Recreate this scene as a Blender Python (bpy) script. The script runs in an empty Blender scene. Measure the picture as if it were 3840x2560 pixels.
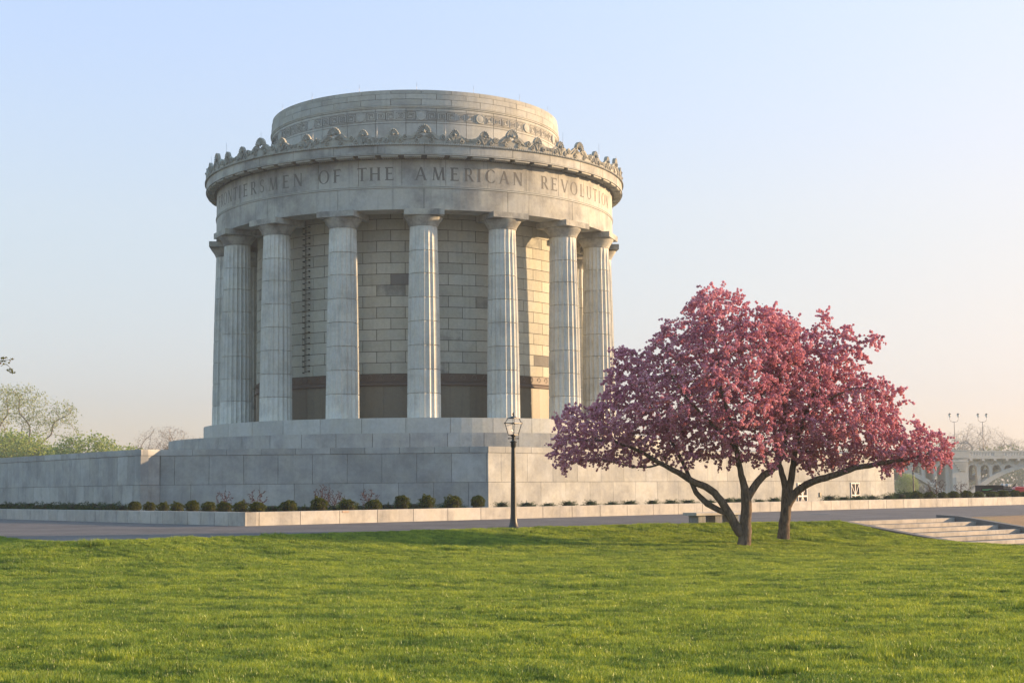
import bpy, math, random
import numpy as np
from math import sin, cos, pi, radians as rad, degrees as deg, sqrt, atan2, hypot

# ------------------------------------------------------------------ camera
SC = bpy.context.scene
EYE = 1.1
F_PX = 5740.2
PITCH = rad(5.5527)
ROLL = rad(-0.5168)
cam_d = bpy.data.cameras.new('camera')
cam = bpy.data.objects.new('camera', cam_d)
SC.collection.objects.link(cam)
cam_d.sensor_width = 36.0
cam_d.lens = F_PX / 3840 * 36.0
cam_d.clip_start = 0.2
cam_d.clip_end = 8000
import mathutils
from mathutils import Matrix, Vector
_f = Vector((0, cos(PITCH), sin(PITCH)))
_u0 = Vector((0, -sin(PITCH), cos(PITCH)))
_x0 = Vector((1, 0, 0))
_xr = cos(ROLL) * _x0 + sin(ROLL) * _u0
_ur = -sin(ROLL) * _x0 + cos(ROLL) * _u0
M = Matrix((( _xr.x, _ur.x, -_f.x, 0), (_xr.y, _ur.y, -_f.y, 0), (_xr.z, _ur.z, -_f.z, EYE), (0, 0, 0, 1)))
cam.matrix_world = M
SC.camera = cam

def at(px, py, Y):
    """world point seen at photo pixel (px, py) at distance Y"""
    d = _f + _xr * ((px - 1920) / F_PX) - _ur * ((py - 1280) / F_PX)
    p = d * (Y / d.y)
    return Vector((p.x, p.y, p.z + EYE))

def at_z(px, py, z):
    d = _f + _xr * ((px - 1920) / F_PX) - _ur * ((py - 1280) / F_PX)
    t = (z - EYE) / d.z
    return Vector((d.x * t, d.y * t, z))

# ------------------------------------------------------------------ world, sun
SKY_T = [(0.70, 0.64, 0.82), (0.71, 0.65, 0.87), (1.14, 0.94, 1.02), (1.42, 1.16, 1.28), (2.0, 2.25, 2.15)]
SUN_TH = rad(103)              # measured from -Y towards +X
SUN_EL = rad(10.0)
sun_dir = Vector((sin(SUN_TH) * cos(SUN_EL), -cos(SUN_TH) * cos(SUN_EL), sin(SUN_EL)))
W = bpy.data.worlds.new('World'); SC.world = W
W.use_nodes = True
nt = W.node_tree
for n in list(nt.nodes): nt.nodes.remove(n)
wo = nt.nodes.new('ShaderNodeOutputWorld')
bg = nt.nodes.new('ShaderNodeBackground')
sky = nt.nodes.new('ShaderNodeTexSky')
sky.sky_type = 'NISHITA'
sky.sun_disc = False
sky.sun_elevation = SUN_EL
sky.sun_rotation = atan2(sun_dir.x, sun_dir.y)
sky.altitude = 0
sky.air_density = 1.0
sky.dust_density = 1.5
sky.ozone_density = 2.0
bg.inputs['Strength'].default_value = 0.1245
tcw = nt.nodes.new('ShaderNodeTexCoord'); sepw = nt.nodes.new('ShaderNodeSeparateXYZ'); nt.links.new(tcw.outputs['Generated'], sepw.inputs[0])
rw = nt.nodes.new('ShaderNodeValToRGB'); nt.links.new(sepw.outputs[2], rw.inputs[0])
for i_, (p_, c_) in enumerate([(0.0, SKY_T[0]), (0.06, SKY_T[1]), (0.18, SKY_T[2]), (0.32, SKY_T[3]), (0.62, SKY_T[4])]):
    if i_ > 1: rw.color_ramp.elements.new(p_)
    rw.color_ramp.elements[i_].position = p_; rw.color_ramp.elements[i_].color = (*c_, 1)
mw = nt.nodes.new('ShaderNodeMix'); mw.data_type = 'RGBA'; mw.blend_type = 'MULTIPLY'; mw.inputs[0].default_value = 1
nt.links.new(sky.outputs[0], mw.inputs[6]); nt.links.new(rw.outputs[0], mw.inputs[7])
# soft shoulder, like the hazy air round a low sun
sp_ = nt.nodes.new('ShaderNodeSeparateColor'); cb_ = nt.nodes.new('ShaderNodeCombineColor'); nt.links.new(mw.outputs[2], sp_.inputs[0])
def mth(op, a, b):
    n = nt.nodes.new('ShaderNodeMath'); n.operation = op
    for s_, v_ in ((0, a), (1, b)):
        if hasattr(v_, 'is_linked'): nt.links.new(v_, n.inputs[s_])
        else: n.inputs[s_].default_value = v_
    return n.outputs[0]
kr = nt.nodes.new('ShaderNodeValToRGB'); nt.links.new(sepw.outputs[2], kr.inputs[0])
for i_, (p_, c_) in enumerate([(0.03, (2.9, 2.25, 1.90)), (0.16, (2.55, 2.36, 2.30)), (0.34, (2.5, 2.5, 3.0))]):
    if i_ > 1: kr.color_ramp.elements.new(p_)
    kr.color_ramp.elements[i_].position = p_; kr.color_ramp.elements[i_].color = (*c_, 1)
ks_ = nt.nodes.new('ShaderNodeSeparateColor'); nt.links.new(kr.outputs[0], ks_.inputs[0])
for i_ in range(3):
    c_ = sp_.outputs[i_]; k_ = ks_.outputs[i_]
    d_ = mth('POWER', mth('ADD', mth('POWER', mth('DIVIDE', c_, k_), 4.0), 1.0), 0.25)
    nt.links.new(mth('DIVIDE', c_, d_), cb_.inputs[i_])
nt.links.new(cb_.outputs[0], bg.inputs[0])
nt.links.new(bg.outputs[0], wo.inputs[0])

sd = bpy.data.lights.new('sun', 'SUN')
sd.energy = 3.6
sd.angle = rad(1.2)
sd.color = (1.0, 0.66, 0.36)
so = bpy.data.objects.new('sun', sd); SC.collection.objects.link(so)
so.rotation_euler = sun_dir.to_track_quat('Z', 'Y').to_euler()
so.location = (60, 40, 60)

SC.view_settings.view_transform = 'Standard'
SC.view_settings.look = 'None'
SC.view_settings.exposure = 1.75
SC.view_settings.gamma = 1.0
SC.cycles.volume_step_rate = 1.0
SC.cycles.max_bounces = 8
SC.cycles.transparent_max_bounces = 8

# ------------------------------------------------------------------ helpers
COL = SC.collection
R0 = random.Random(7)

def tag(o, label=None, cat=None, group=None, kind=None):
    if label: o['label'] = label
    if cat: o['category'] = cat
    if group: o['group'] = group
    if kind: o['kind'] = kind
    return o

def empty(name, loc, rz=0, parent=None):
    o = bpy.data.objects.new(name, None)
    o.empty_display_size = 0.3
    COL.objects.link(o)
    o.location = loc
    o.rotation_euler = (0, 0, rz)
    if parent: o.parent = parent
    return o

def copy_tree(o, parent=None):
    c = o.copy(); COL.objects.link(c)
    if parent: c.parent = parent
    for ch in [x for x in o.children]:
        copy_tree(ch, c)
    return c

class MB:
    def __init__(s):
        s.v = []; s.f = []; s.m = []; s.sm = []
    def add(s, vs, fs, mat=0, smooth=False):
        b = len(s.v)
        s.v.extend(vs)
        for f in fs:
            s.f.append(tuple(b + i for i in f)); s.m.append(mat); s.sm.append(smooth)
    def box(s, c, size, rz=0, mat=0, M=None):
        x, y, z = size[0] / 2, size[1] / 2, size[2] / 2
        vs = [(-x, -y, -z), (x, -y, -z), (x, y, -z), (-x, y, -z), (-x, -y, z), (x, -y, z), (x, y, z), (-x, y, z)]
        cc, ss = cos(rz), sin(rz)
        if M is None:
            vs = [(c[0] + a * cc - b * ss, c[1] + a * ss + b * cc, c[2] + d) for a, b, d in vs]
        else:
            vs = [tuple(M @ Vector(v) + Vector(c)) for v in vs]
        s.add(vs, [(0, 3, 2, 1), (4, 5, 6, 7), (0, 1, 5, 4), (1, 2, 6, 5), (2, 3, 7, 6), (3, 0, 4, 7)], mat)
    def prism(s, poly, z0, z1, mat=0):
        n = len(poly)
        vs = [(p[0], p[1], z0) for p in poly] + [(p[0], p[1], z1) for p in poly]
        fs = [tuple(range(n - 1, -1, -1)), tuple(range(n, 2 * n))]
        fs += [(i, (i + 1) % n, n + (i + 1) % n, n + i) for i in range(n)]
        s.add(vs, fs, mat)
    def bar(s, a, b, w, h=None, mat=0):
        a = Vector(a); b = Vector(b); d = b - a; L = d.length
        if L < 1e-6: return
        h = h or w
        q = d.to_track_quat('X', 'Z').to_matrix()
        s.box((a + b) / 2, (L, w, h), 0, mat, q)
    def tube(s, pts, rs, n=8, mat=0, cap=True, smooth=True):
        pts = [Vector(p) for p in pts]
        if not hasattr(rs, '__len__'): rs = [rs] * len(pts)
        vs = []; prev = None
        for i, p in enumerate(pts):
            d = (pts[min(i + 1, len(pts) - 1)] - pts[max(i - 1, 0)])
            if d.length < 1e-9: d = Vector((0, 0, 1))
            d.normalize()
            if prev is None:
                a = d.orthogonal().normalized()
            else:
                a = (prev - d * prev.dot(d))
                a = a.normalized() if a.length > 1e-6 else d.orthogonal().normalized()
            prev = a; b = d.cross(a)
            for k in range(n):
                t = 2 * pi * k / n
                vs.append(tuple(p + (a * cos(t) + b * sin(t)) * rs[i]))
        fs = []
        for i in range(len(pts) - 1):
            for k in range(n):
                k2 = (k + 1) % n
                fs.append((i * n + k, i * n + k2, (i + 1) * n + k2, (i + 1) * n + k))
        b0 = len(s.v)
        s.add(vs, fs, mat, smooth)
        if cap:
            s.f.append(tuple(b0 + k for k in range(n - 1, -1, -1))); s.m.append(mat); s.sm.append(False)
            e = b0 + (len(pts) - 1) * n
            s.f.append(tuple(e + k for k in range(n))); s.m.append(mat); s.sm.append(False)
    def lathe(s, prof, n=24, c=(0, 0, 0), mat=0, smooth=True, rot=0, th0=0, th1=2 * pi):
        full = abs(th1 - th0 - 2 * pi) < 1e-6
        m = n if full else n + 1
        vs = []
        for r, z in prof:
            for k in range(m):
                t = th0 + (th1 - th0) * k / n + rot
                vs.append((c[0] + r * sin(t), c[1] - r * cos(t), c[2] + z))
        fs = []
        for i in range(len(prof) - 1):
            for k in range(n):
                k2 = (k + 1) % m
                fs.append((i * m + k, i * m + k2, (i + 1) * m + k2, (i + 1) * m + k))
        s.add(vs, fs, mat, smooth)
    def cblock(s, r1, r0, t0, t1, z0, z1, n=4, mat=0, bev=0.0):
        """curved block: outer radius r1, inner r0"""
        vs = []
        for k in range(n + 1):
            t = t0 + (t1 - t0) * k / n
            for r, z in ((r1, z0), (r1, z1), (r0, z1), (r0, z0)):
                vs.append((r * sin(t), -r * cos(t), z))
        fs = []
        for k in range(n):
            a = k * 4; b = a + 4
            for i in range(4):
                j = (i + 1) % 4
                fs.append((a + i, b + i, b + j, a + j))
        fs.append((0, 1, 2, 3)); fs.append((n * 4 + 3, n * 4 + 2, n * 4 + 1, n * 4))
        s.add(vs, fs, mat)
    def build(s, name, mat, parent=None, recalc=True):
        me = bpy.data.meshes.new(name)
        me.from_pydata(s.v, [], s.f)
        mats = mat if isinstance(mat, (list, tuple)) else [mat]
        for m in mats: me.materials.append(m)
        me.polygons.foreach_set('material_index', s.m)
        me.polygons.foreach_set('use_smooth', s.sm)
        if recalc:
            import bmesh
            bm = bmesh.new(); bm.from_mesh(me)
            bmesh.ops.recalc_face_normals(bm, faces=bm.faces)
            bm.to_mesh(me); bm.free()
        me.update()
        o = bpy.data.objects.new(name, me); COL.objects.link(o)
        if parent: o.parent = parent
        return o

def np_mesh(name, V, Fc, mat, parent=None, smooth=False):
    """V (N,3), Fc (M,k)"""
    V = np.asarray(V, dtype=np.float32); Fc = np.asarray(Fc, dtype=np.int32)
    me = bpy.data.meshes.new(name)
    k = Fc.shape[1]; m = len(Fc)
    me.vertices.add(len(V)); me.vertices.foreach_set('co', V.ravel())
    me.loops.add(m * k); me.loops.foreach_set('vertex_index', Fc.ravel())
    me.polygons.add(m); me.polygons.foreach_set('loop_start', np.arange(0, m * k, k, dtype=np.int32))
    me.polygons.foreach_set('loop_total', np.full(m, k, dtype=np.int32))
    me.polygons.foreach_set('use_smooth', np.full(m, smooth))
    me.materials.append(mat)
    me.update(calc_edges=True)
    o = bpy.data.objects.new(name, me); COL.objects.link(o)
    if parent: o.parent = parent
    return o

# ------------------------------------------------------------------ materials
def new_mat(name):
    m = bpy.data.materials.new(name); m.use_nodes = True
    t = m.node_tree; t.nodes.clear()
    o = t.nodes.new('ShaderNodeOutputMaterial')
    return m, t, o

def N(t, typ, **kw):
    n = t.nodes.new(typ)
    for k, v in kw.items():
        if k in n.inputs.keys(): n.inputs[k].default_value = v
        else: setattr(n, k, v)
    return n

def L(t, a, b): t.links.new(a, b)

def noise(t, vec, scale, detail=4, rough=0.55):
    n = t.nodes.new('ShaderNodeTexNoise')
    n.inputs['Scale'].default_value = scale
    n.inputs['Detail'].default_value = detail
    n.inputs['Roughness'].default_value = rough
    if vec is not None: t.links.new(vec, n.inputs['Vector'])
    return n.outputs['Fac']

def ramp(t, fac, stops):
    r = t.nodes.new('ShaderNodeValToRGB')
    e = r.color_ramp.elements
    while len(e) < len(stops): e.new(0.5)
    for i, (p, c) in enumerate(stops):
        e[i].position = p
        e[i].color = (c[0], c[1], c[2], 1) if hasattr(c, '__len__') else (c, c, c, 1)
    t.links.new(fac, r.inputs[0])
    return r.outputs[0]

def mixc(t, fac, a, b, mode='MIX'):
    m = t.nodes.new('ShaderNodeMix'); m.data_type = 'RGBA'; m.blend_type = mode
    for s, v in ((m.inputs[0], fac), (m.inputs[6], a), (m.inputs[7], b)):
        if hasattr(v, 'is_linked'): t.links.new(v, s)
        elif hasattr(v, '__len__'): s.default_value = (v[0], v[1], v[2], 1)
        else: s.default_value = v
    return m.outputs[2]

def mapping(t, vec, scale=(1, 1, 1)):
    m = t.nodes.new('ShaderNodeMapping'); m.inputs['Scale'].default_value = scale
    t.links.new(vec, m.inputs[0]); return m.outputs[0]

def stone(name, base, var=0.12, stain=0.35, streak=0.25, bump=0.15, dark=(0.10, 0.105, 0.11), rough=0.85, stain_scale=0.5, warm=None, lo=0.52):
    m, t, o = new_mat(name)
    g = t.nodes.new('ShaderNodeNewGeometry')
    pos = g.outputs['Position']; rnd = g.outputs['Random Per Island']
    b = N(t, 'ShaderNodeBsdfPrincipled'); b.inputs['Roughness'].default_value = rough
    b.inputs['Specular IOR Level'].default_value = 0.25
    warm = warm or tuple(c * k for c, k in zip(base, (1.03, 1.0, 0.93)))
    c = mixc(t, ramp(t, noise(t, pos, 1.3, 5), [(0.35, 0), (0.65, 1)]), base, warm)
    # per block tone
    mm = t.nodes.new('ShaderNodeMapRange'); L(t, rnd, mm.inputs[0])
    mm.inputs[3].default_value = 1 - var; mm.inputs[4].default_value = 1 + var * 0.7
    c = mixc(t, 1.0, c, mm.outputs[0], 'MULTIPLY')
    # fine mottling
    c = mixc(t, 1.0, c, ramp(t, noise(t, pos, 6, 8, 0.7), [(0.3, 0.86), (0.7, 1.06)]), 'MULTIPLY')
    # weather stains, cloud shaped
    st = ramp(t, noise(t, pos, stain_scale, 7, 0.62), [(lo, 0), (lo + 0.22, stain)])
    c = mixc(t, st, c, dark)
    # run-off streaks
    sk = ramp(t, noise(t, mapping(t, pos, (2.2, 2.2, 0.12)), 1.6, 5, 0.6), [(0.54, 0), (0.78, streak)])
    c = mixc(t, sk, c, dark)
    L(t, c, b.inputs['Base Color'])
    bp = t.nodes.new('ShaderNodeBump'); bp.inputs['Strength'].default_value = bump; bp.inputs['Distance'].default_value = 0.02
    L(t, noise(t, pos, 14, 8, 0.7), bp.inputs['Height']); L(t, bp.outputs[0], b.inputs['Normal'])
    L(t, b.outputs[0], o.inputs[0])
    return m

def plain(name, col, rough=0.6, metal=0.0, spec=0.4, nscale=8, nvar=0.2, bump=0.05):
    m, t, o = new_mat(name)
    g = t.nodes.new('ShaderNodeNewGeometry')
    b = N(t, 'ShaderNodeBsdfPrincipled')
    b.inputs['Roughness'].default_value = rough; b.inputs['Metallic'].default_value = metal
    b.inputs['Specular IOR Level'].default_value = spec
    c = mixc(t, 1.0, col, ramp(t, noise(t, g.outputs['Position'], nscale, 6), [(0.3, 1 - nvar), (0.7, 1 + nvar * 0.5)]), 'MULTIPLY')
    L(t, c, b.inputs['Base Color'])
    bp = t.nodes.new('ShaderNodeBump'); bp.inputs['Strength'].default_value = bump; bp.inputs['Distance'].default_value = 0.01
    L(t, noise(t, g.outputs['Position'], nscale * 5, 6), bp.inputs['Height']); L(t, bp.outputs[0], b.inputs['Normal'])
    L(t, b.outputs[0], o.inputs[0])
    return m

def leafy(name, cols, trans=0.35, rough=0.7, nscale=2.5, tcol=None):
    """foliage: colours picked per leaf and by clump"""
    m, t, o = new_mat(name)
    g = t.nodes.new('ShaderNodeNewGeometry')
    rnd = g.outputs['Random Per Island']; pos = g.outputs['Position']
    a = t.nodes.new('ShaderNodeMath'); a.operation = 'MULTIPLY_ADD'
    L(t, noise(t, pos, nscale, 3), a.inputs[0]); a.inputs[1].default_value = 1.3; a.inputs[2].default_value = -0.4
    s = t.nodes.new('ShaderNodeMath'); s.operation = 'MULTIPLY_ADD'
    L(t, rnd, s.inputs[0]); s.inputs[1].default_value = 0.5; L(t, a.outputs[0], s.inputs[2])
    n = len(cols)
    c = ramp(t, s.outputs[0], [(0.1 + 0.8 * i / max(1, n - 1), cc) for i, cc in enumerate(cols)])
    d = t.nodes.new('ShaderNodeBsdfDiffuse'); L(t, c, d.inputs[0])
    tr = t.nodes.new('ShaderNodeBsdfTranslucent')
    L(t, c if tcol is None else mixc(t, 0.6, c, tcol), tr.inputs[0])
    mx = t.nodes.new('ShaderNodeMixShader'); mx.inputs[0].default_value = trans
    L(t, d.outputs[0], mx.inputs[1]); L(t, tr.outputs[0], mx.inputs[2])
    L(t, mx.outputs[0], o.inputs[0])
    return m

GR = (0.43, 0.45, 0.44)
MAT = dict(
    stone=stone('pale_granite', GR, 0.10, 0.25, 0.2, 0.12),
    drum=stone('attic_granite', (0.385, 0.395, 0.38), 0.13, 0.4, 0.3, 0.12, lo=0.46),
    frieze=stone('stained_granite', (0.41, 0.42, 0.40), 0.07, 0.62, 0.5, 0.12, lo=0.44, stain_scale=0.5),
    column=stone('column_granite', (0.56, 0.575, 0.55), 0.15, 0.32, 0.42, 0.10, lo=0.47, stain_scale=0.9),
    capital=stone('capital_granite', (0.40, 0.405, 0.375), 0.06, 0.75, 0.5, 0.15, lo=0.40, stain_scale=0.9),
    brick=stone('cella_granite', (0.43, 0.435, 0.385), 0.14, 0.3, 0.2, 0.15, lo=0.55),
    brick_dark=stone('dark_cella_block', (0.16, 0.16, 0.16), 0.15, 0.5, 0.3, 0.15),
    joint=stone('joint_mortar', (0.10, 0.098, 0.09), 0.0, 0.2, 0.1, 0.1),
    dado=stone('dado_granite', (0.15, 0.14, 0.11), 0.16, 0.4, 0.45, 0.1, dark=(0.07, 0.06, 0.05), rough=0.45),
    band=stone('brown_granite_band', (0.085, 0.062, 0.052), 0.1, 0.3, 0.2, 0.1, dark=(0.05, 0.04, 0.035), rough=0.5),
    wall=stone('podium_granite', (0.375, 0.39, 0.385), 0.16, 0.5, 0.3, 0.12, lo=0.42, stain_scale=0.8, dark=(0.15, 0.16, 0.17)),
    curb=stone('kerb_granite', (0.41, 0.405, 0.385), 0.12, 0.4, 0.4, 0.12, stain_scale=1.2, lo=.46),
    letter=stone('grimy_shaded_letter', (0.155, 0.155, 0.15), 0.1, 0.5, 0.3, 0.1),
    relief=stone('carved_granite', (0.35, 0.355, 0.33), 0.06, 0.5, 0.3, 0.15, lo=0.48, stain_scale=1.1),
    groove=stone('dark_key_strip', (0.13, 0.13, 0.13), 0.1, 0.4, 0.2, 0.1),
    concrete=stone('bridge_concrete', (0.46, 0.45, 0.43), 0.04, 0.2, 0.2, 0.1),
    iron=plain('black_iron', (0.012, 0.013, 0.013), 0.45, 0.0, 0.5, 20, 0.3, 0.2),
    rod=plain('green_bronze', (0.06, 0.075, 0.065), 0.6, 0.3),
    steel=plain('grey_steel', (0.25, 0.26, 0.27), 0.4, 0.6),
)

# glass of the lanterns
def glassy():
    m, t, o = new_mat('frosted_glass')
    d = t.nodes.new('ShaderNodeBsdfDiffuse'); d.inputs[0].default_value = (0.55, 0.57, 0.56, 1)
    tl = t.nodes.new('ShaderNodeBsdfTranslucent'); tl.inputs[0].default_value = (0.6, 0.62, 0.6, 1)
    tr = t.nodes.new('ShaderNodeBsdfTransparent')
    gl = t.nodes.new('ShaderNodeBsdfGlossy'); gl.inputs['Roughness'].default_value = 0.15
    a = t.nodes.new('ShaderNodeMixShader'); a.inputs[0].default_value = 0.6
    L(t, d.outputs[0], a.inputs[1]); L(t, tl.outputs[0], a.inputs[2])
    b = t.nodes.new('ShaderNodeMixShader'); b.inputs[0].default_value = 0.78
    L(t, a.outputs[0], b.inputs[1]); L(t, tr.outputs[0], b.inputs[2])
    c = t.nodes.new('ShaderNodeMixShader'); c.inputs[0].default_value = 0.08
    L(t, b.outputs[0], c.inputs[1]); L(t, gl.outputs[0], c.inputs[2])
    L(t, c.outputs[0], o.inputs[0])
    return m
MAT['glass'] = glassy()

def bark(name, c1, c2, scale=9):
    m, t, o = new_mat(name)
    g = t.nodes.new('ShaderNodeNewGeometry'); pos = g.outputs['Position']
    b = N(t, 'ShaderNodeBsdfPrincipled'); b.inputs['Roughness'].default_value = 0.9
    b.inputs['Specular IOR Level'].default_value = 0.15
    v = mapping(t, pos, (1.6, 1.6, 0.45))
    nz = noise(t, v, scale, 8, 0.7)
    L(t, mixc(t, ramp(t, nz, [(0.38, 0), (0.62, 1)]), c1, c2), b.inputs['Base Color'])
    bp = t.nodes.new('ShaderNodeBump'); bp.inputs['Strength'].default_value = 0.8; bp.inputs['Distance'].default_value = 0.03
    L(t, nz, bp.inputs['Height']); L(t, bp.outputs[0], b.inputs['Normal'])
    L(t, b.outputs[0], o.inputs[0]); return m
MAT['bark'] = bark('crabapple_bark', (0.06, 0.045, 0.035), (0.17, 0.13, 0.095))
MAT['farbark'] = bark('pale_bark', (0.12, 0.10, 0.085), (0.25, 0.21, 0.18), 2)

def asphalt():
    m, t, o = new_mat('plaza_aggregate')
    g = t.nodes.new('ShaderNodeNewGeometry'); pos = g.outputs['Position']
    b = N(t, 'ShaderNodeBsdfPrincipled'); b.inputs['Roughness'].default_value = 0.8
    b.inputs['Specular IOR Level'].default_value = 0.3
    c = mixc(t, ramp(t, noise(t, pos, 60, 3, 0.8), [(0.4, 0), (0.62, 1)]), (0.06, 0.055, 0.056), (0.165, 0.138, 0.130))
    c = mixc(t, 1.0, c, ramp(t, noise(t, pos, 0.35, 6, 0.6), [(0.35, 0.72), (0.65, 1.15)]), 'MULTIPLY')
    c = mixc(t, 1.0, c, ramp(t, noise(t, mapping(t, pos, (1, .25, 1)), 2.5, 5, 0.6), [(0.35, 0.85), (0.65, 1.1)]), 'MULTIPLY')
    L(t, c, b.inputs['Base Color'])
    bp = t.nodes.new('ShaderNodeBump'); bp.inputs['Strength'].default_value = 0.5; bp.inputs['Distance'].default_value = 0.006
    L(t, noise(t, pos, 90, 3, 0.8), bp.inputs['Height']); L(t, bp.outputs[0], b.inputs['Normal'])
    L(t, b.outputs[0], o.inputs[0]); return m
MAT['plaza'] = asphalt()

def ground_mat(name, cols, s1=0.6, s2=12):
    m, t, o = new_mat(name)
    g = t.nodes.new('ShaderNodeNewGeometry'); pos = g.outputs['Position']
    b = N(t, 'ShaderNodeBsdfPrincipled'); b.inputs['Roughness'].default_value = 0.95
    b.inputs['Specular IOR Level'].default_value = 0.1
    c = ramp(t, noise(t, pos, s1, 7, 0.65), [(0.3 + 0.4 * i / (len(cols) - 1), k) for i, k in enumerate(cols)])
    c = mixc(t, 1.0, c, ramp(t, noise(t, pos, s2, 6, 0.75), [(0.3, 0.65), (0.7, 1.25)]), 'MULTIPLY')
    L(t, c, b.inputs['Base Color'])
    bp = t.nodes.new('ShaderNodeBump'); bp.inputs['Strength'].default_value = 0.7; bp.inputs['Distance'].default_value = 0.03
    L(t, noise(t, pos, s2, 6, 0.8), bp.inputs['Height']); L(t, bp.outputs[0], b.inputs['Normal'])
    L(t, b.outputs[0], o.inputs[0]); return m
MAT['turf'] = ground_mat('turf_soil', [(0.02, 0.03, 0.01), (0.035, 0.055, 0.015), (0.055, 0.08, 0.02)], 1.0, 30)
MAT['mulch'] = ground_mat('dark_mulch', [(0.04, 0.03, 0.02), (0.07, 0.05, 0.03)], 2, 25)
MAT['dry'] = ground_mat('dry_bank', [(0.25, 0.17, 0.10), (0.30, 0.20, 0.12), (0.16, 0.17, 0.06)], 0.9, 18)
MAT['field'] = ground_mat('far_field', [(0.06, 0.09, 0.03), (0.10, 0.12, 0.05)], 0.05, 2)

# ------------------------------------------------------------------ terrain
EDGE = [(-46, 83.0), (-13.18, 39.55), (-11.42, 37.0), (-10.45, 35.75), (-9.6, 36.0), (-8.7, 37.2), (-6.4, 39.4), (-3.77, 42.1), (-0.21, 45.0), (4.0, 48.0), (8.1, 49.3), (10.5, 50.3)]
SO = Vector((10.83, 50.7)); SU = Vector((0.751, 0.660)); SV = Vector((0.66, -0.751)); SW_ = 6.15
EDGE_R = [(SO + SU * (SW_ + 0.35)).to_tuple(), (26, 64.5), (60, 95)]
def seg_d(px, py, a, b):
    ax, ay = a; bx, by = b
    dx, dy = bx - ax, by - ay
    t = np.clip(((px - ax) * dx + (py - ay) * dy) / (dx * dx + dy * dy), 0, 1)
    return np.hypot(px - ax - t * dx, py - ay - t * dy)
PLAZA = [*EDGE, SO.to_tuple(), (SO + SU * SW_).to_tuple(), *EDGE_R, (60, 175), (-60, 175), (-60, 101.5)]
def inside(px, py, poly):
    r = np.zeros(px.shape, bool); n = len(poly)
    for i in range(n):
        x1, y1 = poly[i]; x2, y2 = poly[(i + 1) % n]
        if y1 == y2: continue
        c = ((y1 > py) != (y2 > py)) & (px < (x2 - x1) * (py - y1) / (y2 - y1) + x1)
        r ^= c
    return r
def wav(x, y):
    return (np.sin(x * .9 + 1.3 * np.sin(y * .7)) * np.sin(y * 1.1 + .8) * .5 + np.sin(x * 2.3 + y * 1.7 + 1.0) * .3 + np.sin(x * .35 - y * .5) * .8)
def lawn_z(x, y):
    x = np.asarray(x, float); y = np.asarray(y, float)
    d = np.full(x.shape, 1e9)
    E_ = EDGE + [SO.to_tuple(), (SO + SU * SW_).to_tuple()] + EDGE_R
    for a, b in zip(E_[:-1], E_[1:]): d = np.minimum(d, seg_d(x, y, a, b))
    ins = inside(x, y, PLAZA)
    Lq = 4.0 - 1.2 * np.clip((x - 6) / 4, 0, 1)
    z = -0.66 * (1 - np.exp(-(d / Lq) ** 1.3)) - 0.05 * np.clip((x - 8) / 6, 0, 1) * np.clip(d / 5, 0, 1)
    z = z + 0.018 * wav(x, y) * np.clip(d / 1.5, 0, 1)
    z = np.where(ins, -0.06, z - 0.012)
    # stair corridor
    lx = (x - SO.x) * SU.x + (y - SO.y) * SU.y
    lv = (x - SO.x) * SV.x + (y - SO.y) * SV.y
    cor = (lx > -0.22) & (lx < SW_ + 0.2) & (lv > -0.4)
    z = np.where(cor, -1.6, z)
    return z

gx = np.concatenate([np.arange(-60, -22, 2.0), np.arange(-22, 28, 0.22), np.arange(28, 70, 2.0)])
gy = np.concatenate([np.arange(-30, 8, 2.0), np.arange(8, 58, 0.22), np.arange(58, 110, 2.0)])
GX, GY = np.meshgrid(gx, gy)
GZ = lawn_z(GX, GY)
V = np.stack([GX.ravel(), GY.ravel(), GZ.ravel()], 1)
nx, ny = len(gx), len(gy)
ii = (np.arange(ny - 1)[:, None] * nx + np.arange(nx - 1)[None, :]).ravel()
Fq = np.stack([ii, ii + 1, ii + nx + 1, ii + nx], 1)
cen = V[Fq].mean(1)
# right-hand bank is dry soil, the rest turf
lxc = (cen[:, 0] - SO.x) * SU.x + (cen[:, 1] - SO.y) * SU.y
dry = lxc > SW_ + 0.2
o = np_mesh('lawn_ground', V, Fq[~dry], MAT['turf'], smooth=True); tag(o, kind='structure')
o = np_mesh('dry_bank', V, Fq[dry], MAT['dry'], smooth=True); tag(o, kind='structure')

mb = MB()
mb.add([(-740, -55, -0.9), (740, -55, -0.9), (740, 1430, -0.9), (-740, 1430, -0.9)], [(0, 1, 2, 3)])
tag(mb.build('ground', MAT['field']), kind='structure')

# plaza slab
mb = MB(); mb.prism(PLAZA[::1], -1.2, 0.0)
pl = mb.build('plaza_pavement', MAT['plaza']); tag(pl, kind='structure')

MAT['step'] = stone('worn_step', (0.36, 0.34, 0.31), 0.16, 0.5, 0.5, 0.2, lo=.44, stain_scale=1.6)
# stairs
RISE, RUN = 0.12, 0.85
root = empty('garden_steps', (SO.x, SO.y, 0), atan2(SU.y, SU.x))
tag(root, 'broad shallow granite steps leading down from the plaza at the right edge', 'steps')
for k in range(7):
    mb = MB()
    z = -RISE * k
    ln = SW_ / 3
    for j in range(4):
        off = (0.35 if k % 2 else 0.9)
        a = max(0, (j - 1) * ln + off + .004); b = min(SW_, j * ln + off - .004)
        if b - a < .05: continue
        # nosing block
        mb.box(((a + b) / 2, -RUN * k - 0.12 + 0.0, z - 0.07), (b - a, 0.28, 0.13))
    st = mb.build('step', MAT['step'], root)
    if k:
        mb = MB()
        mb.box((SW_ / 2, -RUN * k + 0.30, z - 0.08), (SW_, 0.56, 0.12)); mb.build('tread', MAT['plaza'], st)
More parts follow.
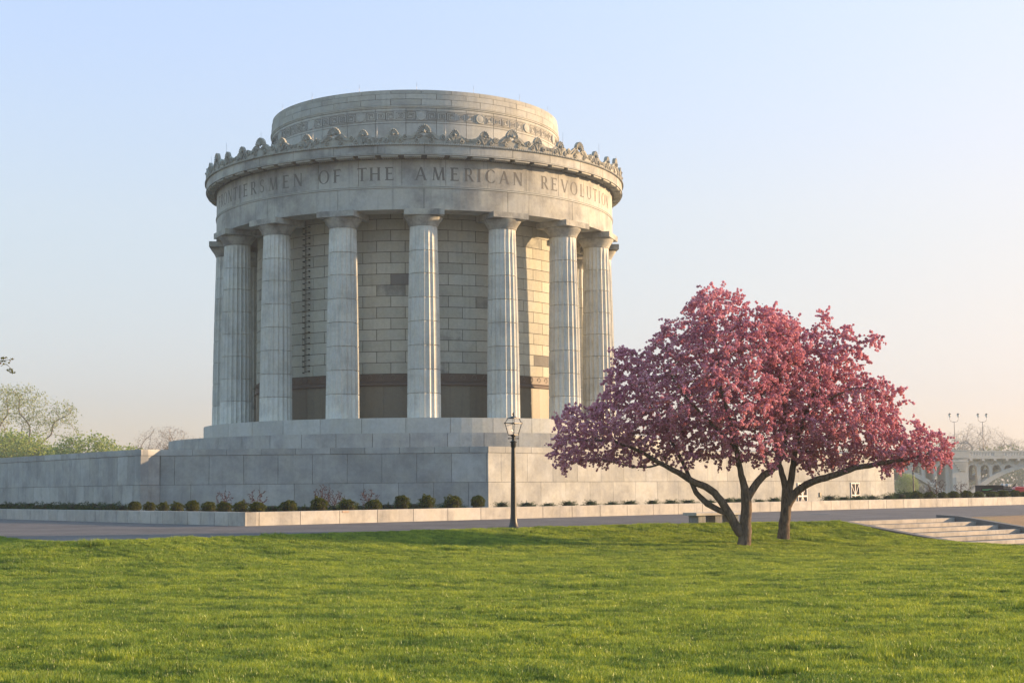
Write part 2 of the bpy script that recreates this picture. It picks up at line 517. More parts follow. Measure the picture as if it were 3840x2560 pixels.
# cheek walls: follow the slope
def cheek(x0, x1, lift, mat, name, nseg=10):
    mb = MB(); vs = []; fs = []
    for i in range(nseg + 1):
        t = -0.5 + 9.0 * i / nseg
        z = lift + min(0, -RISE / RUN * max(0, t - .1))
        for x in (x0, x1): vs += [(x, -t, z), (x, -t, -1.7)]
    for i in range(nseg):
        a = i * 4; b = a + 4
        fs += [(a, a + 2, b + 2, b), (a, b, b + 1, a + 1), (a + 2, a + 3, b + 3, b + 2)]
    fs += [(0, 1, 3, 2), (nseg * 4, nseg * 4 + 2, nseg * 4 + 3, nseg * 4 + 1)]
    mb.add(vs, fs); mb.build(name, mat, root)
MAT['cheek'] = stone('dark_cheek_concrete', (0.16, 0.15, 0.145), 0.05, 0.4, 0.3, 0.3)
cheek(-0.36, -0.003, 0.02, MAT['cheek'], 'cheek_wall')
cheek(SW_ + 0.003, SW_ + 0.36, 0.10, MAT['cheek'], 'cheek_wall')
mb = MB(); c = SO + SU * (SW_ / 2) + SV * (RUN * 7 + 6)
mb.box((c.x, c.y, -0.89), (SW_, 12.6, 0.1), atan2(SU.y, SU.x))
tag(mb.build('lower_path', MAT['plaza']), kind='structure')

# ------------------------------------------------------------------ podium walls
def ashlar(mb, p0, p1, courses, thick=0.35, gap=0.012, seed=1, proud=0.0):
    """blocks whose outer face runs p0 -> p1, outside is on the right-hand side of travel"""
    rr = random.Random(seed)
    p0 = Vector(p0); p1 = Vector(p1); d = (p1 - p0); Ln = d.length; d.normalize()
    nrm = Vector((d.y, -d.x)); ang = atan2(d.y, d.x)
    for ci, (z0, z1, bl, off, pr) in enumerate(courses):
        x = -off
        while x < Ln:
            a = max(0, x); b = min(Ln, x + bl); x += bl
            if b - a < 0.03: continue
            c = p0 + d * ((a + b) / 2) + nrm * (pr - thick / 2 + rr.uniform(-.001, .001))
            mb.box((c.x, c.y, (z0 + z1) / 2), (b - a - gap, thick, z1 - z0 - gap), ang)

Cc = (-1.05, 64.4); Bc = (-14.95, 65.05); Ac = (-15.55, 64.1)
Dc = (22.2, 89.6)
Lc = (-15.55 - 0.616 * 52, 64.1 + 0.788 * 52)
ZT, ZCP, ZJ = 2.96, 2.69, 1.46
root = empty('memorial_podium', (-6, 80, 0))
tag(root, 'big pale granite retaining wall and terrace carrying the round memorial', 'podium')
def inv(p): return (p[0] + 6, p[1] - 80)
def ploc(mb):
    mb.v = [(v[0] + 6, v[1] - 80, v[2]) for v in mb.v]
CR = lambda bl, o1, o2, o3: [(-0.3, ZJ, bl, o2, 0), (ZJ, ZCP, bl, o1, 0), (ZCP, ZT, bl, o3, 0.018)]
for nm, a, b, bl, o1, o2, o3, sd_ in (('left_wing_wall', Lc, Ac, 1.02, .3, .8, .5, 3), ('return_wall', Ac, Bc, 1.5, .4, .9, .2, 4), ('front_wall', Bc, Cc, 1.47, .85, .15, .1, 5), ('right_wing_wall', Cc, Dc, 1.66, .86, .0, .6, 6)):
    mb = MB(); ashlar(mb, a, b, CR(bl, o1, o2, o3), seed=sd_, gap=0.014)
    ploc(mb); w_ = mb.build(nm.replace('left_wing_', 'wing_').replace('right_wing_', 'wing_'), MAT['wall'], root)
    if nm == 'right_wing_wall': WCD = w_
# terrace core
dn = Vector((-0.735, 0.678))
Db = (Dc[0] + dn.x * 45, Dc[1] + dn.y * 45)
mb = MB()
def insetp(P, k): return P
core = [(Lc[0] + .02, Lc[1] + .05), (Ac[0] + .0, Ac[1] + .10), (Bc[0] - .0, Bc[1] + .06), (Cc[0] - .01, Cc[1] + .06), (Dc[0] - .03, Dc[1] + .03), Db]
mb.prism(core, -0.4, ZT - 0.14); ploc(mb); mb.build('terrace', stone('terrace_core', (0.17, 0.17, 0.165), 0, .3, .2, .1), root)
mb = MB(); ashlar(mb, Dc, Db, CR(1.6, .5, .2, .9), seed=9, gap=0.014); ploc(mb); mb.build('wing_wall', MAT['wall'], root)
# grilles and outlet in the right wing wall
dCD = Vector((Dc[0] - Cc[0], Dc[1] - Cc[1])).normalized(); nCD = Vector((dCD.y, -dCD.x)); aCD = atan2(dCD.y, dCD.x)
MAT['void'] = plain('dark_opening', (0.012, 0.011, 0.016), 0.9)
MAT['white'] = plain('white_paint', (0.62, 0.60, 0.56), 0.6)
for t_ in (24.3, 29.8):
    g = MB(); h = MB()
    c = Vector(Cc) + dCD * t_ + nCD * 0.0
    def W3(s, z, o_): q = c + dCD * s + nCD * o_; return (q.x + 6, q.y - 80, z)
    wd, z0, z1 = 0.44, -0.1, 1.32
    zm = (z0 + z1) / 2 + .05
    h.bar(W3(0, (z0 + z1) / 2, 0.006), W3(0, (z0 + z1) / 2 + .001, 0.006), 1)
    h.v = []; h.f = []; h.m = []; h.sm = []
    M3 = Matrix(((dCD.x, -nCD.x, 0), (dCD.y, -nCD.y, 0), (0, 0, 1)))
    h.box(W3(0, (z0 + z1) / 2, 0.004), (wd * 2, 0.012, z1 - z0), 0, 0, M3)
    gr_ = h.build('vent_grille', MAT['void'], WCD)
    for s in (-wd, wd): g.box(W3(s, (z0 + z1) / 2, .03), (0.045, 0.05, z1 - z0 + .1), 0, 0, M3)
    for z in (z0, zm, z1): g.box(W3(0, z, .028), (2 * wd, 0.045, 0.08 if z == zm else .05), 0, 0, M3)
    for (a0, a1) in ((zm, z1), (z0, zm)):
        g.box(W3(0, (a0 + a1) / 2, .024), (0.06, 0.04, a1 - a0), 0, 0, M3)
        if a1 == z1:
            pairs = (((-wd, a1), (0, a0)), ((wd, a1), (0, a0)))
        else:
            pairs = (((-wd, a0), (0, a1)), ((wd, a0), (0, a1)))
        for (s0, zz0), (s1, zz1) in pairs:
            g.bar(W3(s0, zz0, .022), W3(s1, zz1, .022), 0.035, 0.038)
    g.build('grille_bars', MAT['white'], gr_)
mb = MB(); c = Vector(Cc) + dCD * 26.1
mb.box((c.x + nCD.x * .03 + 6, c.y + nCD.y * .03 - 80, 0.72), (0.17, 0.06, 0.24), aCD)
mb.build('outlet_box', MAT['dado'], WCD)

# kerb (planter) walls
E0 = (-8.95, 51.3); F0 = (44.0, 105.0); G0 = (-40.5, 94.0)
ZK = 0.47
root = empty('planter_kerb', (E0[0], E0[1], 0))
tag(root, 'low pale granite kerb wall holding the shrub bed along the plaza', 'kerb wall')
for nm, a, b, bl, o1, sd_ in (('kerb_side', G0, E0, 1.09, .45, 11), ('kerb_side', E0, F0, 1.73, 1.15, 12)):
    mb = MB(); ashlar(mb, a, b, [(-0.2, ZK, bl, o1, 0)], thick=.42, gap=.026, seed=sd_)
    mb.v = [(v[0] - E0[0], v[1] - E0[1], v[2]) for v in mb.v]
    ks = mb.build(nm, MAT['curb'], root)
# small bronze plate set in the kerb face
q = at_z(1317, 1918, 0.40)
dEF = Vector((F0[0] - E0[0], F0[1] - E0[1])).normalized(); nEF = Vector((dEF.y, -dEF.x)); aEF = atan2(dEF.y, dEF.x)
tt = 4.3
c = Vector(E0) + dEF * tt + nEF * 0.004
mb = MB(); mb.box((c.x - E0[0], c.y - E0[1], 0.41), (0.30, 0.02, 0.07), aEF)
mb.build('wall_plate', plain('worn_plate', (0.28, 0.2, 0.15), 0.5), root)
# bed soil
mb = MB()
bed = [(G0[0] + .2, G0[1] + .3), (E0[0] + .02, E0[1] + .40), (F0[0] - .3, F0[1] + .2), (F0[0] - 25, F0[1] + 25), (Db[0], Db[1]), (Lc[0], Lc[1] + 30), (G0[0] - 3, G0[1] + 4)]
bed = [(-40, 94.2), (E0[0] + .0, E0[1] + .35), (43.6, 105.1), (36, 112), (-7, 71), (-15.5, 72), (-34, 100)]
mb.prism(bed, 0.05, 0.40)
tag(mb.build('planting_bed', MAT['mulch']), kind='structure')

# drain cover and dead leaves on the plaza
q = at_z(3076, 1927, 0.0)
mb = MB(); mb.lathe([(0.0, .012), (.42, .012), (.44, .002)], 24, (q.x, q.y, 0.0))
o = mb.build('drain_cover', MAT['iron']); tag(o, 'dark round drain cover in the plaza behind the right crabapple trunk', 'drain cover')

# ------------------------------------------------------------------ rotunda
CX, CY = -6.226, 99.144
TH0 = rad(5.65)
mem = empty('memorial_rotunda', (CX, CY, ZT - .14))
tag(mem, 'tall round granite memorial with a ring of fluted columns and an inscribed frieze', 'memorial')
Z0 = ZT - .14
def mbuild(mb, name, mat, parent=mem, dz=True):
    if dz: mb.v = [(v[0], v[1], v[2] - Z0) for v in mb.v]
    return mb.build(name, mat, parent)

def ring_blocks(mb, r1, r0, z0, z1, n, off=0.0, gap=0.012, seg=4, mat=0, matf=None):
    gz_ = gap / 2
    for k in range(n):
        t0 = 2 * pi * (k + off) / n; t1 = 2 * pi * (k + 1 + off) / n
        ga = gap / 2 / r1
        mb.cblock(r1, r0, t0 + ga, t1 - ga, z0 + gz_, z1 - gz_, seg, matf(k, t0, t1) if matf else mat)

# plinth tiers
mb = MB(); ring_blocks(mb, 15.66, 15.2, Z0, 4.288, 48, .3, .026, 3)
mb.lathe([(15.25, Z0), (15.60, Z0), (15.60, 4.25), (13.2, 4.27)], 96, mat=1)
mbuild(mb, 'lower_plinth', [MAT['wall'], MAT['joint']])
mb = MB(); ring_blocks(mb, 13.514, 13.0, 4.24, 5.21, 34, .1, .026, 4)
mb.lathe([(13.45, 4.2), (13.45, 5.17), (13.1, 5.19), (10.0, 5.19)], 96)
mbuild(mb, 'stylobate', MAT['stone'])

# cella
mb = MB()
nb = 38
mb.lathe([(10.21, 7.85), (10.21, 18.3)], 120, mat=1, smooth=True)
row_h = 0.652
rrr = random.Random(3)
for k in range(16):
    z0 = 7.92 + row_h * k
    off = 0.0 if k % 2 else 0.5
    def mf(j, t0, t1, k=k):
        tm = (t0 + t1) / 2
        if tm > pi: tm -= 2 * pi
        tm = deg(tm)
        if k == 8 and abs(tm) < 4: return 2
        if k == 1 and abs(tm - 53) < 6: return 2
        if k == 7 and abs(tm + 4.7) < 3: return 3
        if (k * 37 + j * 53) % 41 == 0: return 3
        return 0
    ring_blocks(mb, 10.25, 10.15, z0, z0 + row_h, nb, off, 0.036, 3, matf=mf)
cella = mbuild(mb, 'cella_wall', [MAT['brick'], MAT['joint'], MAT['brick_dark'], stone('grey_stained_block', (0.36, 0.37, 0.335), 0.2, 0.6, 0.4, 0.15, lo=.42, stain_scale=1.4)])
mb = MB(); ring_blocks(mb, 10.27, 10.15, 5.19, 7.22, 38, .25, .01, 3)
mb.lathe([(10.23, 5.19), (10.23, 7.24)], 96)
mbuild(mb, 'dado', MAT['dado'], cella)
mb = MB(); ring_blocks(mb, 10.29, 10.15, 7.45, 7.90, 38, .25, .008, 3)
mb.lathe([(10.15, 7.22), (10.37, 7.23), (10.37, 7.29), (10.32, 7.35), (10.32, 7.43), (10.15, 7.46)], 120)
# running scroll relief on the band
for k in range(94):
    t = 2 * pi * k / 94
    pts = []
    for j in range(9):
        a = -2.4 + 5.6 * j / 8; r_ = .05 + .13 * (j / 8)
        s_ = r_ * cos(a); z_ = 7.67 + r_ * sin(a) * 1.3
        tt_ = t + s_ / 10.30; pts.append((10.30 * sin(tt_), -10.30 * cos(tt_), z_))
    mb.tube(pts, 0.012, 4, 1, cap=False)
mbuild(mb, 'scroll_band', [MAT['band'], MAT['dado']], cella)
# ambulatory ceiling
mb = MB(); mb.lathe([(10.1, 17.5), (11.45, 17.5)], 96, smooth=False)
mbuild(mb, 'ceiling', MAT['dado'])

# bracket rail fixed to the cella
mb = MB()
tr_ = rad(-36.2)
for r_, s_ in ((10.35, 0.0), (10.35, .09)):
    a = tr_ + s_ / 10.35
    for (za, zb) in ((8.15, 17.3),):
        mb.tube([(r_ * sin(a), -r_ * cos(a), za), (r_ * sin(a), -r_ * cos(a), zb)], 0.018 if s_ == 0 else .010, 5)
k = 0; z = 8.2
while z < 17.0:
    for s0, s1 in ((-.16, .30),):
        a0 = tr_ + s0 / 10.35; a1 = tr_ + s1 / 10.35
        mb.tube([(10.38 * sin(a0), -10.38 * cos(a0), z - .02), (10.38 * sin(a1), -10.38 * cos(a1), z + .04)], .014, 5)
        for a, zz in ((a0, z - .02), (a1, z + .04)):
            mb.box((10.33 * sin(a), -10.33 * cos(a), zz), (.07, .12, .07), a)
    z += 0.333
mbuild(mb, 'bracket_rail', MAT['rod'], cella)

# column: shaft of eight fluted drums
def make_column():
    zs = [5.21, 6.62, 7.98, 9.355, 10.73, 12.09, 13.47, 14.79, 16.20]
    def rad_at(z):
        t = (z - 5.21) / (16.2 - 5.21)
        return 0.968 - 0.155 * t - 0.02 * t * t + 0.02 * sin(pi * t)
    mb = MB(); NF = 20; SUB = 6; n = NF * SUB
    g = 0.016
    for k in range(8):
        za, zb = zs[k], zs[k + 1]
        levels = [(za, -.07), (za + g, -.05), (za + g + .006, 0), ((za + zb) / 2, 0), (zb - g - .006, 0), (zb - g, -.05), (zb, -.07)]
        if k == 7: levels = levels[:-2] + [(zb, 0)]
        vs = []
        for z, dr in levels:
            r = rad_at(z) + dr
            fade = 1.0
            if k == 7 and z > zb - .05: fade = 0.35
            for j in range(n):
                u = (j % SUB) / SUB
                rr = r - 0.085 * fade * (r / .96) * sin(pi * u) ** 0.8
                t = 2 * pi * j / n
                vs.append((rr * cos(t), rr * sin(t), z))
        fs = []
        for i in range(len(levels) - 1):
            for j in range(n):
                j2 = (j + 1) % n
                fs.append((i * n + j, i * n + j2, (i + 1) * n + j2, (i + 1) * n + j))
        mb.add(vs, fs)
    sh = mb.build('column', MAT['column'])
    mb = MB()
    mb.lathe([(.80, 16.19), (.80, 16.215), (.835, 16.225), (.835, 16.25), (.82, 16.26), (.85, 16.29), (.86, 16.31), (.90, 16.40), (.98, 16.52), (1.06, 16.63), (1.105, 16.71), (1.11, 16.75), (1.09, 16.765)], 48)
    ec = mb.build('echinus', MAT['capital'], sh)
    mb = MB(); mb.box((0, 0, 16.935), (2.3, 2.3, 0.335))
    ab = mb.build('abacus', MAT['capital'], sh)
    return sh
col0 = make_column(); col0.parent = mem
for i in range(16):
    c_ = col0 if i == 0 else copy_tree(col0, mem)
    t = TH0 + 2 * pi * i / 16
    c_.location = (12.1 * sin(t), -12.1 * cos(t), -Z0)
    c_.rotation_euler = (0, 0, t)
    if i in (9,): pass

# entablature
RE = 12.84
mb = MB()
n16 = 16
ring_blocks(mb, RE, 11.4, 17.105, 18.36, 16, TH0 / (2 * pi) * 16, .030, 12)
mb.lathe([(RE - .04, 17.14), (RE - .04, 18.34)], 144, mat=1)
mb.lathe([(11.42, 17.12), (11.42, 17.5)], 96)
mbuild(mb, 'architrave', [MAT['frieze'], MAT['joint']])
mb = MB()
mb.lathe([(RE - .02, 18.35), (RE + .035, 18.365), (RE + .035, 18.41), (RE + .012, 18.42), (RE + .012, 18.44), (RE + .05, 18.455), (RE + .05, 18.49), (RE - .02, 18.50)], 192, smooth=False)
mbuild(mb, 'string_moulding', MAT['stone'])
mb = MB()
ring_blocks(mb, RE, 12.4, 18.49, 20.16, 32, (TH0 / (2 * pi) * 32) + .5, .024, 6)
mb.lathe([(RE - .04, 18.5), (RE - .04, 20.15)], 192, mat=1)
fr = mbuild(mb, 'frieze', [MAT['frieze'], MAT['joint']])
# cornice
mb = MB()
ring_blocks(mb, 13.50, 13.0, 20.225, 20.71, 32, (TH0 / (2 * pi) * 32), .028, 6)
mb.lathe([(13.40, 20.15), (13.53, 20.16), (13.53, 20.215), (13.44, 20.225)], 192, smooth=False)
mb.lathe([(13.45, 20.225), (13.45, 20.705)], 192, mat=1)
mb.lathe([(13.44, 20.70), (13.53, 20.705), (13.57, 20.74), (13.57, 20.80), (13.50, 20.83), (13.1, 20.835), (9.2, 21.2)], 192, smooth=False)
cor = mbuild(mb, 'cornice', [MAT['frieze'], MAT['joint']])
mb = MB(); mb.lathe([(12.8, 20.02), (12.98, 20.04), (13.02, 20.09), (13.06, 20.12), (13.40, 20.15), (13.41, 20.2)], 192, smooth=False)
mbuild(mb, 'soffit', stone('dark_soffit', (0.12, 0.12, 0.115), 0.1, 0.5, 0.3, 0.1, dark=(0.04, 0.04, 0.04)), cor)  # underside gets a much darker base colour than the cornice
# bead course: one notched strip
mb = MB(); vs = []; NB_ = 640
for k in range(NB_ * 4):
    t = 2 * pi * (k // 4 + (0, .08, .58, .66)[k % 4]) / NB_; r_ = (13.56, 13.605, 13.605, 13.56)[k % 4]
    for z in (20.72, 20.805): vs.append((r_ * sin(t), -r_ * cos(t), z))
n_ = NB_ * 4
mb.add(vs, [(2 * k, 2 * ((k + 1) % n_), 2 * ((k + 1) % n_) + 1, 2 * k + 1) for k in range(n_)])
mbuild(mb, 'bead_course', MAT['relief'], cor)
# mutules
mb = MB()
mt = 0.98 / 13.3
mb.cblock(13.47, 12.90, -mt / 2, mt / 2, 20.055, 20.145, 3)
for j in range(8):
    for q_ in range(3):
        t = (-.42 + .84 * j / 7) / 13.2
        r_ = 13.41 - q_ * .18
        mb.lathe([(.035, 0), (.028, -.035), (0, -.035)], 6, (r_ * sin(t), -r_ * cos(t), 20.058))
m0 = mbuild(mb, 'mutule', MAT['relief'], cor)
for k in range(64):
    o = m0 if k == 0 else m0.copy()
    if k: COL.objects.link(o)
    o.parent = cor
    o.rotation_euler = (0, 0, TH0 + 2 * pi * (k + .5) / 64)

# ---- inscription: thin dark sheets, their colour holds both grime and the cut's shade
TK, TN = 0.17, 0.085
def arc(cx, cy, rx, ry, a0, a1, w0, w1, n=14):
    """thick-thin curved stroke: polygons list; w0 at sides, w1 at top"""
    out = []
    P = []
    for i in range(n + 1):
        a = a0 + (a1 - a0) * i / n
        w = w1 + (w0 - w1) * abs(cos(a)) ** 1.5
        P.append((cx + (rx) * cos(a), cy + (ry) * sin(a), cx + (rx - w) * cos(a), cy + (ry - w * .8) * sin(a)))
    for p, q_ in zip(P[:-1], P[1:]):
        out.append([(p[0], p[1]), (q_[0], q_[1]), (q_[2], q_[3]), (p[2], p[3])])
    return out
def st(x0, y0, x1, y1, w):
    return [[(x0 - w / 2, y0), (x0 + w / 2, y0), (x1 + w / 2, y1), (x1 - w / 2, y1)]]
def sf(x, y, w=.30):
    h = .035
    y0 = y if y < .5 else y - h
    return [[(x - w / 2, y0), (x + w / 2, y0), (x + w / 2, y0 + h), (x - w / 2, y0 + h)]]
def hb(x0, x1, y, w=TN):
    return [[(x0, y - w / 2), (x1, y - w / 2), (x1, y + w / 2), (x0, y + w / 2)]]
def vs_(x, y, up):
    return [[(x - .04, y), (x, y), (x, y + .14 * up), (x - .02, y + .14 * up)]]
LET = {
    'I': (0.2, st(0, 0, 0, 1, TK) + sf(0, 0) + sf(0, 1)),
    'F': (.55, st(-.18, 0, -.18, 1, TK) + sf(-.18, 0) + hb(-.33, .27, .96) + hb(-.18, .18, .52) + vs_(.27, .96, -1) + vs_(.18, .59, -1)),
    'E': (.6, st(-.18, 0, -.18, 1, TK) + hb(-.33, .27, .96) + hb(-.18, .18, .52) + hb(-.33, .30, .04) + vs_(.27, .96, -1) + vs_(.30, .04, 1) + vs_(.18, .44, 1)),
    'L': (.55, st(-.15, 0, -.15, 1, TK) + sf(-.15, 1) + hb(-.30, .28, .04) + vs_(.28, .04, 1)),
    'T': (.7, st(0, 0, 0, 1, TK) + sf(0, 0) + hb(-.36, .36, .96) + vs_(-.33, .96, -1) + vs_(.36, .96, -1)),
    'H': (.8, st(-.28, 0, -.28, 1, TK) + st(.28, 0, .28, 1, TK) + hb(-.28, .28, .52) + sf(-.28, 0) + sf(-.28, 1) + sf(.28, 0) + sf(.28, 1)),
    'N': (.85, st(-.30, 0, -.30, 1, TN) + st(.30, 0, .30, 1, TN) + st(-.30, 1, .30, 0, TK + .03) + sf(-.30, 0, .22) + sf(-.34, 1, .2) + sf(.30, 1, .22)),
    'M': (.95, st(-.38, 0, -.30, 1, TN) + st(.38, 0, .30, 1, TK) + st(-.30, 1, 0, .02, TK) + st(.30, 1, 0, .02, TN) + sf(-.38, 0, .22) + sf(.38, 0, .28)),
    'A': (.8, st(-.34, 0, .0, 1, TN) + st(.34, 0, .0, 1, TK) + hb(-.2, .2, .34, .06) + sf(-.34, 0, .22) + sf(.34, 0, .26)),
    'V': (.8, st(-.34, 1, .0, 0, TK) + st(.34, 1, .0, 0, TN) + sf(-.34, 1, .26) + sf(.34, 1, .22)),
    'O': (.9, arc(0, .5, .46, .52, 0, 2 * pi, TK, .06, 26)),
    'C': (.8, arc(.06, .5, .44, .52, rad(48), rad(312), TK, .06, 20) + vs_(.37, .88, -1) + vs_(.37, .12, 1)),
    'U': (.8, st(-.28, .3, -.28, 1, TK) + st(.28, .3, .28, 1, TN) + arc(0, .32, .32, .34, pi, 2 * pi, .1, .09, 12) + sf(-.28, 1) + sf(.28, 1, .22)),
    'R': (.7, st(-.2, 0, -.2, 1, TK) + sf(-.2, 0) + hb(-.34, .02, .965, .07) + hb(-.2, .02, .47, .07) + arc(.0, .72, .27, .28, -pi / 2, pi / 2, TK, .07, 10) + st(.02, .46, .33, 0, TK) + sf(.36, 0, .18)),
    'S': (.5, arc(.0, .75, .24, .26, rad(35), rad(270), .11, .08, 12) + arc(.0, .26, .25, .27, rad(-145), rad(90), .12, .08, 12) + vs_(.2, .88, -1) + vs_(-.2, .14, 1)),
}
TXT = [('F', -69.2), ('R', -65.9), ('O', -62.6), ('N', -58.7), ('T', -55.0), ('I', -52.3), ('E', -49.2), ('R', -45.4), ('S', -41.6), ('M', -37.2), ('E', -32.7), ('N', -28.7),
       ('O', -20.8), ('F', -17.0), ('T', -10.3), ('H', -6.9), ('E', -3.14), ('A', 4.84), ('M', 9.4), ('E', 13.6), ('R', 17.3), ('I', 20.1), ('C', 23.2), ('A', 27.1), ('N', 31.2),
       ('R', 39.85), ('E', 43.4), ('V', 47.5), ('O', 51.5), ('L', 55.4), ('U', 59.2), ('T', 63.0), ('I', 66.1), ('O', 69.6), ('N', 73.3)]
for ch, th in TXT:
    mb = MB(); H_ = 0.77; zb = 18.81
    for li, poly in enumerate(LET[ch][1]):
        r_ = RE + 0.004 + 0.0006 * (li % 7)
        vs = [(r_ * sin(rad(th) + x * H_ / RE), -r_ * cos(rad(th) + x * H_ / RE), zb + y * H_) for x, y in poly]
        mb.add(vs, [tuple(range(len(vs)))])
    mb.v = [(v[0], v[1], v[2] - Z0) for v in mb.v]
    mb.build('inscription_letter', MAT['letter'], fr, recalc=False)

# ---- cresting with palmettes
RC = 13.42; ZC = 20.835
def cyl(s, z, r, t0=0.0):
    t = t0 + s / RC
    return (r * sin(t), -r * cos(t), z)
def plate(mb, outline, r0, r1, t0=0.0):
    n = len(outline)
    vs = [cyl(s, z, r1, t0) for s, z in outline] + [cyl(s, z, r0, t0) for s, z in outline]
    fs = [tuple(range(n)), tuple(range(2 * n - 1, n - 1, -1))] + [(i, (i + 1) % n, n + (i + 1) % n, n + i) for i in range(n)]
    mb.add(vs, fs)
def spiral(mb, cs, cz, r, dirn, w=.035, turns=1.6, a0=0.0, t0=0.0, rr=RC + .09):
    pts = []; rs = []
    n = 20
    for i in range(n + 1):
        u = i / n; a = a0 + dirn * 2 * pi * turns * u; q_ = r * (1 - .8 * u)
        pts.append(cyl(cs + q_ * cos(a), cz + q_ * sin(a), rr, t0)); rs.append(w * (1 - .4 * u))
    mb.tube(pts, rs, 5)
def fan(mb, cz, R_, lobes, point=0.0, star=.2, t0=0.0):
    """shell: radial ribs, scalloped edge"""
    n = lobes * 6
    A0, A1 = rad(-14), rad(194)
    rings = [0.12, .4, .7, .9, 1.0]
    vs = []; m = n + 1
    for q_ in rings:
        for j in range(m):
            a = A0 + (A1 - A0) * j / n
            ph = (j % 6) / 6.0
            sc = abs(sin(pi * ph))
            ed = R_ * (.93 + .07 * sc) * (1 + point * max(0, sin(a)) ** 6)
            rr_ = q_ * ed
            dep = .01 + .05 * sc * q_ + (.025 if q_ == .9 else 0)
            vs.append(cyl(rr_ * cos(a), cz + rr_ * sin(a), RC + .03 + dep, t0))
    for j in range(m):
        a = A0 + (A1 - A0) * j / n; sc = abs(sin(pi * (j % 6) / 6.0))
        ed = R_ * (.93 + .07 * sc) * (1 + point * max(0, sin(a)) ** 6)
        vs.append(cyl(ed * cos(a), cz + ed * sin(a), RC - .10, t0))
    vs.append(cyl(0, cz, RC - .10, t0))
    fs = []
    for i in range(len(rings)):
        for j in range(n):
            fs.append((i * m + j, i * m + j + 1, (i + 1) * m + j + 1, (i + 1) * m + j))
    b = len(rings) * m; e = len(vs) - 1
    for j in range(n): fs.append((b + j, b + j + 1, e))
    mb.add(vs, fs, 0, False)
    # star
    sv = [cyl(0, cz, RC + .20, t0)]
    for k in range(10):
        a = pi / 2 + k * pi / 5; q_ = star if k % 2 == 0 else star * .42
        sv.append(cyl(q_ * cos(a), cz + q_ * sin(a), RC + .10, t0))
    mb.add(sv, [(0, 1 + k, 1 + (k + 1) % 10) for k in range(10)])
crest = empty('cresting', (0, 0, 0), 0, cor)
mb = MB(); fan(mb, ZC + .66, .40, 11, .10, .20)
for sx in (-1, 1):
    out = [(-sx * .02, .0), (sx * 1.27, .0), (sx * 1.27, .30), (sx * 1.23, .42), (sx * 1.14, .49), (sx * 1.04, .51), (sx * .94, .48), (sx * .86, .42), (sx * .78, .42), (sx * .68, .52), (sx * .56, .62), (sx * .42, .68), (sx * .30, .66), (sx * .14, .52), (-sx * .02, .42)]
    out = [(s, ZC + z) for s, z in out]
    if sx < 0: out = out[::-1]
    plate(mb, out, RC - .1, RC + .05)
    for q_ in range(4):
        pts = [cyl(sx * (.08 + .05 * q_ + u * (.66 - .02 * q_)), ZC + .30 + (.29 - .07 * q_) * sin(pi * (u * .8 + .10)) - .12 * u, RC + .075) for u in [i_ / 10 for i_ in range(11)]]
        mb.tube(pts, .020, 4)
    spiral(mb, sx * 1.06, ZC + .33, .17, -sx, .036, 1.5, pi / 2)
    spiral(mb, sx * .40, ZC + .15, .14, -sx, .034, 1.3, pi / 2)
big = mbuild(mb, 'star_palmette', MAT['relief'], cor)
mb = MB(); fan(mb, ZC + .50, .295, 9, .20, .15)
out = [(-.64, .0), (-.62, .30), (-.54, .37), (-.46, .42), (-.38, .49), (-.28, .53), (-.14, .46), (0, .38), (.14, .46), (.28, .53), (.38, .49), (.46, .42), (.54, .37), (.62, .30), (.64, .0)]
plate(mb, [(s, ZC + z) for s, z in out][::-1], RC - .1, RC + .06)
for sx in (-1, 1):
    spiral(mb, sx * .42, ZC + .14, .14, sx, .035, 1.3, pi / 2)
    for q_ in range(3):
        pts = [cyl(sx * (.03 + u * (.05 + .11 * q_)), ZC + .03 + .36 * sin(u * pi / 2), RC + .08) for u in (0, .25, .5, .75, 1)]
        mb.tube(pts, .02, 4)
small = mbuild(mb, 'leaf_palmette', MAT['relief'], cor)
mb = MB()
for b_ in range(16):
    t0 = 2 * pi * (b_ + .5) / 16
    for s_, h_ in ((-.52, .30), (-.26, .36), (0, .33), (.26, .36), (.52, .30)):
        out = [(s_ + .22 * cos(a), ZC + max(.02, (h_ - .2) + .2 * sin(a))) for a in [rad(d_) for d_ in range(-30, 211, 20)]]
        plate(mb, out, RC - .08 + .012 * (s_ > 0), RC + .03 + .02 * abs(s_), t0)
        for q_ in (.19, .13, .07):
            pts = [cyl(s_ + q_ * cos(a), ZC + max(.02, (h_ - .2) + q_ * sin(a)), RC + .055 + .02 * abs(s_), t0) for a in [rad(d_) for d_ in range(-10, 191, 25)]]
            mb.tube(pts, .014, 4)
mb.lathe([(RC + .0, ZC - .02), (RC + .04, ZC + .03), (RC + .03, ZC + .24), (RC - .12, ZC + .26), (RC - .14, ZC - .02)], 192)
mbuild(mb, 'scroll_band', MAT['relief'], cor)
bpy.data.objects.remove(crest)
for i in range(16):
    o = big if i == 0 else big.copy()
    if i: COL.objects.link(o)
    o.parent = cor; o.rotation_euler = (0, 0, TH0 + 2 * pi * i / 16)
for i in range(32):
    o = small if i == 0 else small.copy()
    if i: COL.objects.link(o)
    o.parent = cor; o.rotation_euler = (0, 0, TH0 + 2 * pi * (i // 2) / 16 + (1 if i % 2 else -1) * rad(7.5))
sbnd = [x for x in cor.children if x.name.startswith('scroll_band')][0]
sbnd.rotation_euler = (0, 0, TH0)

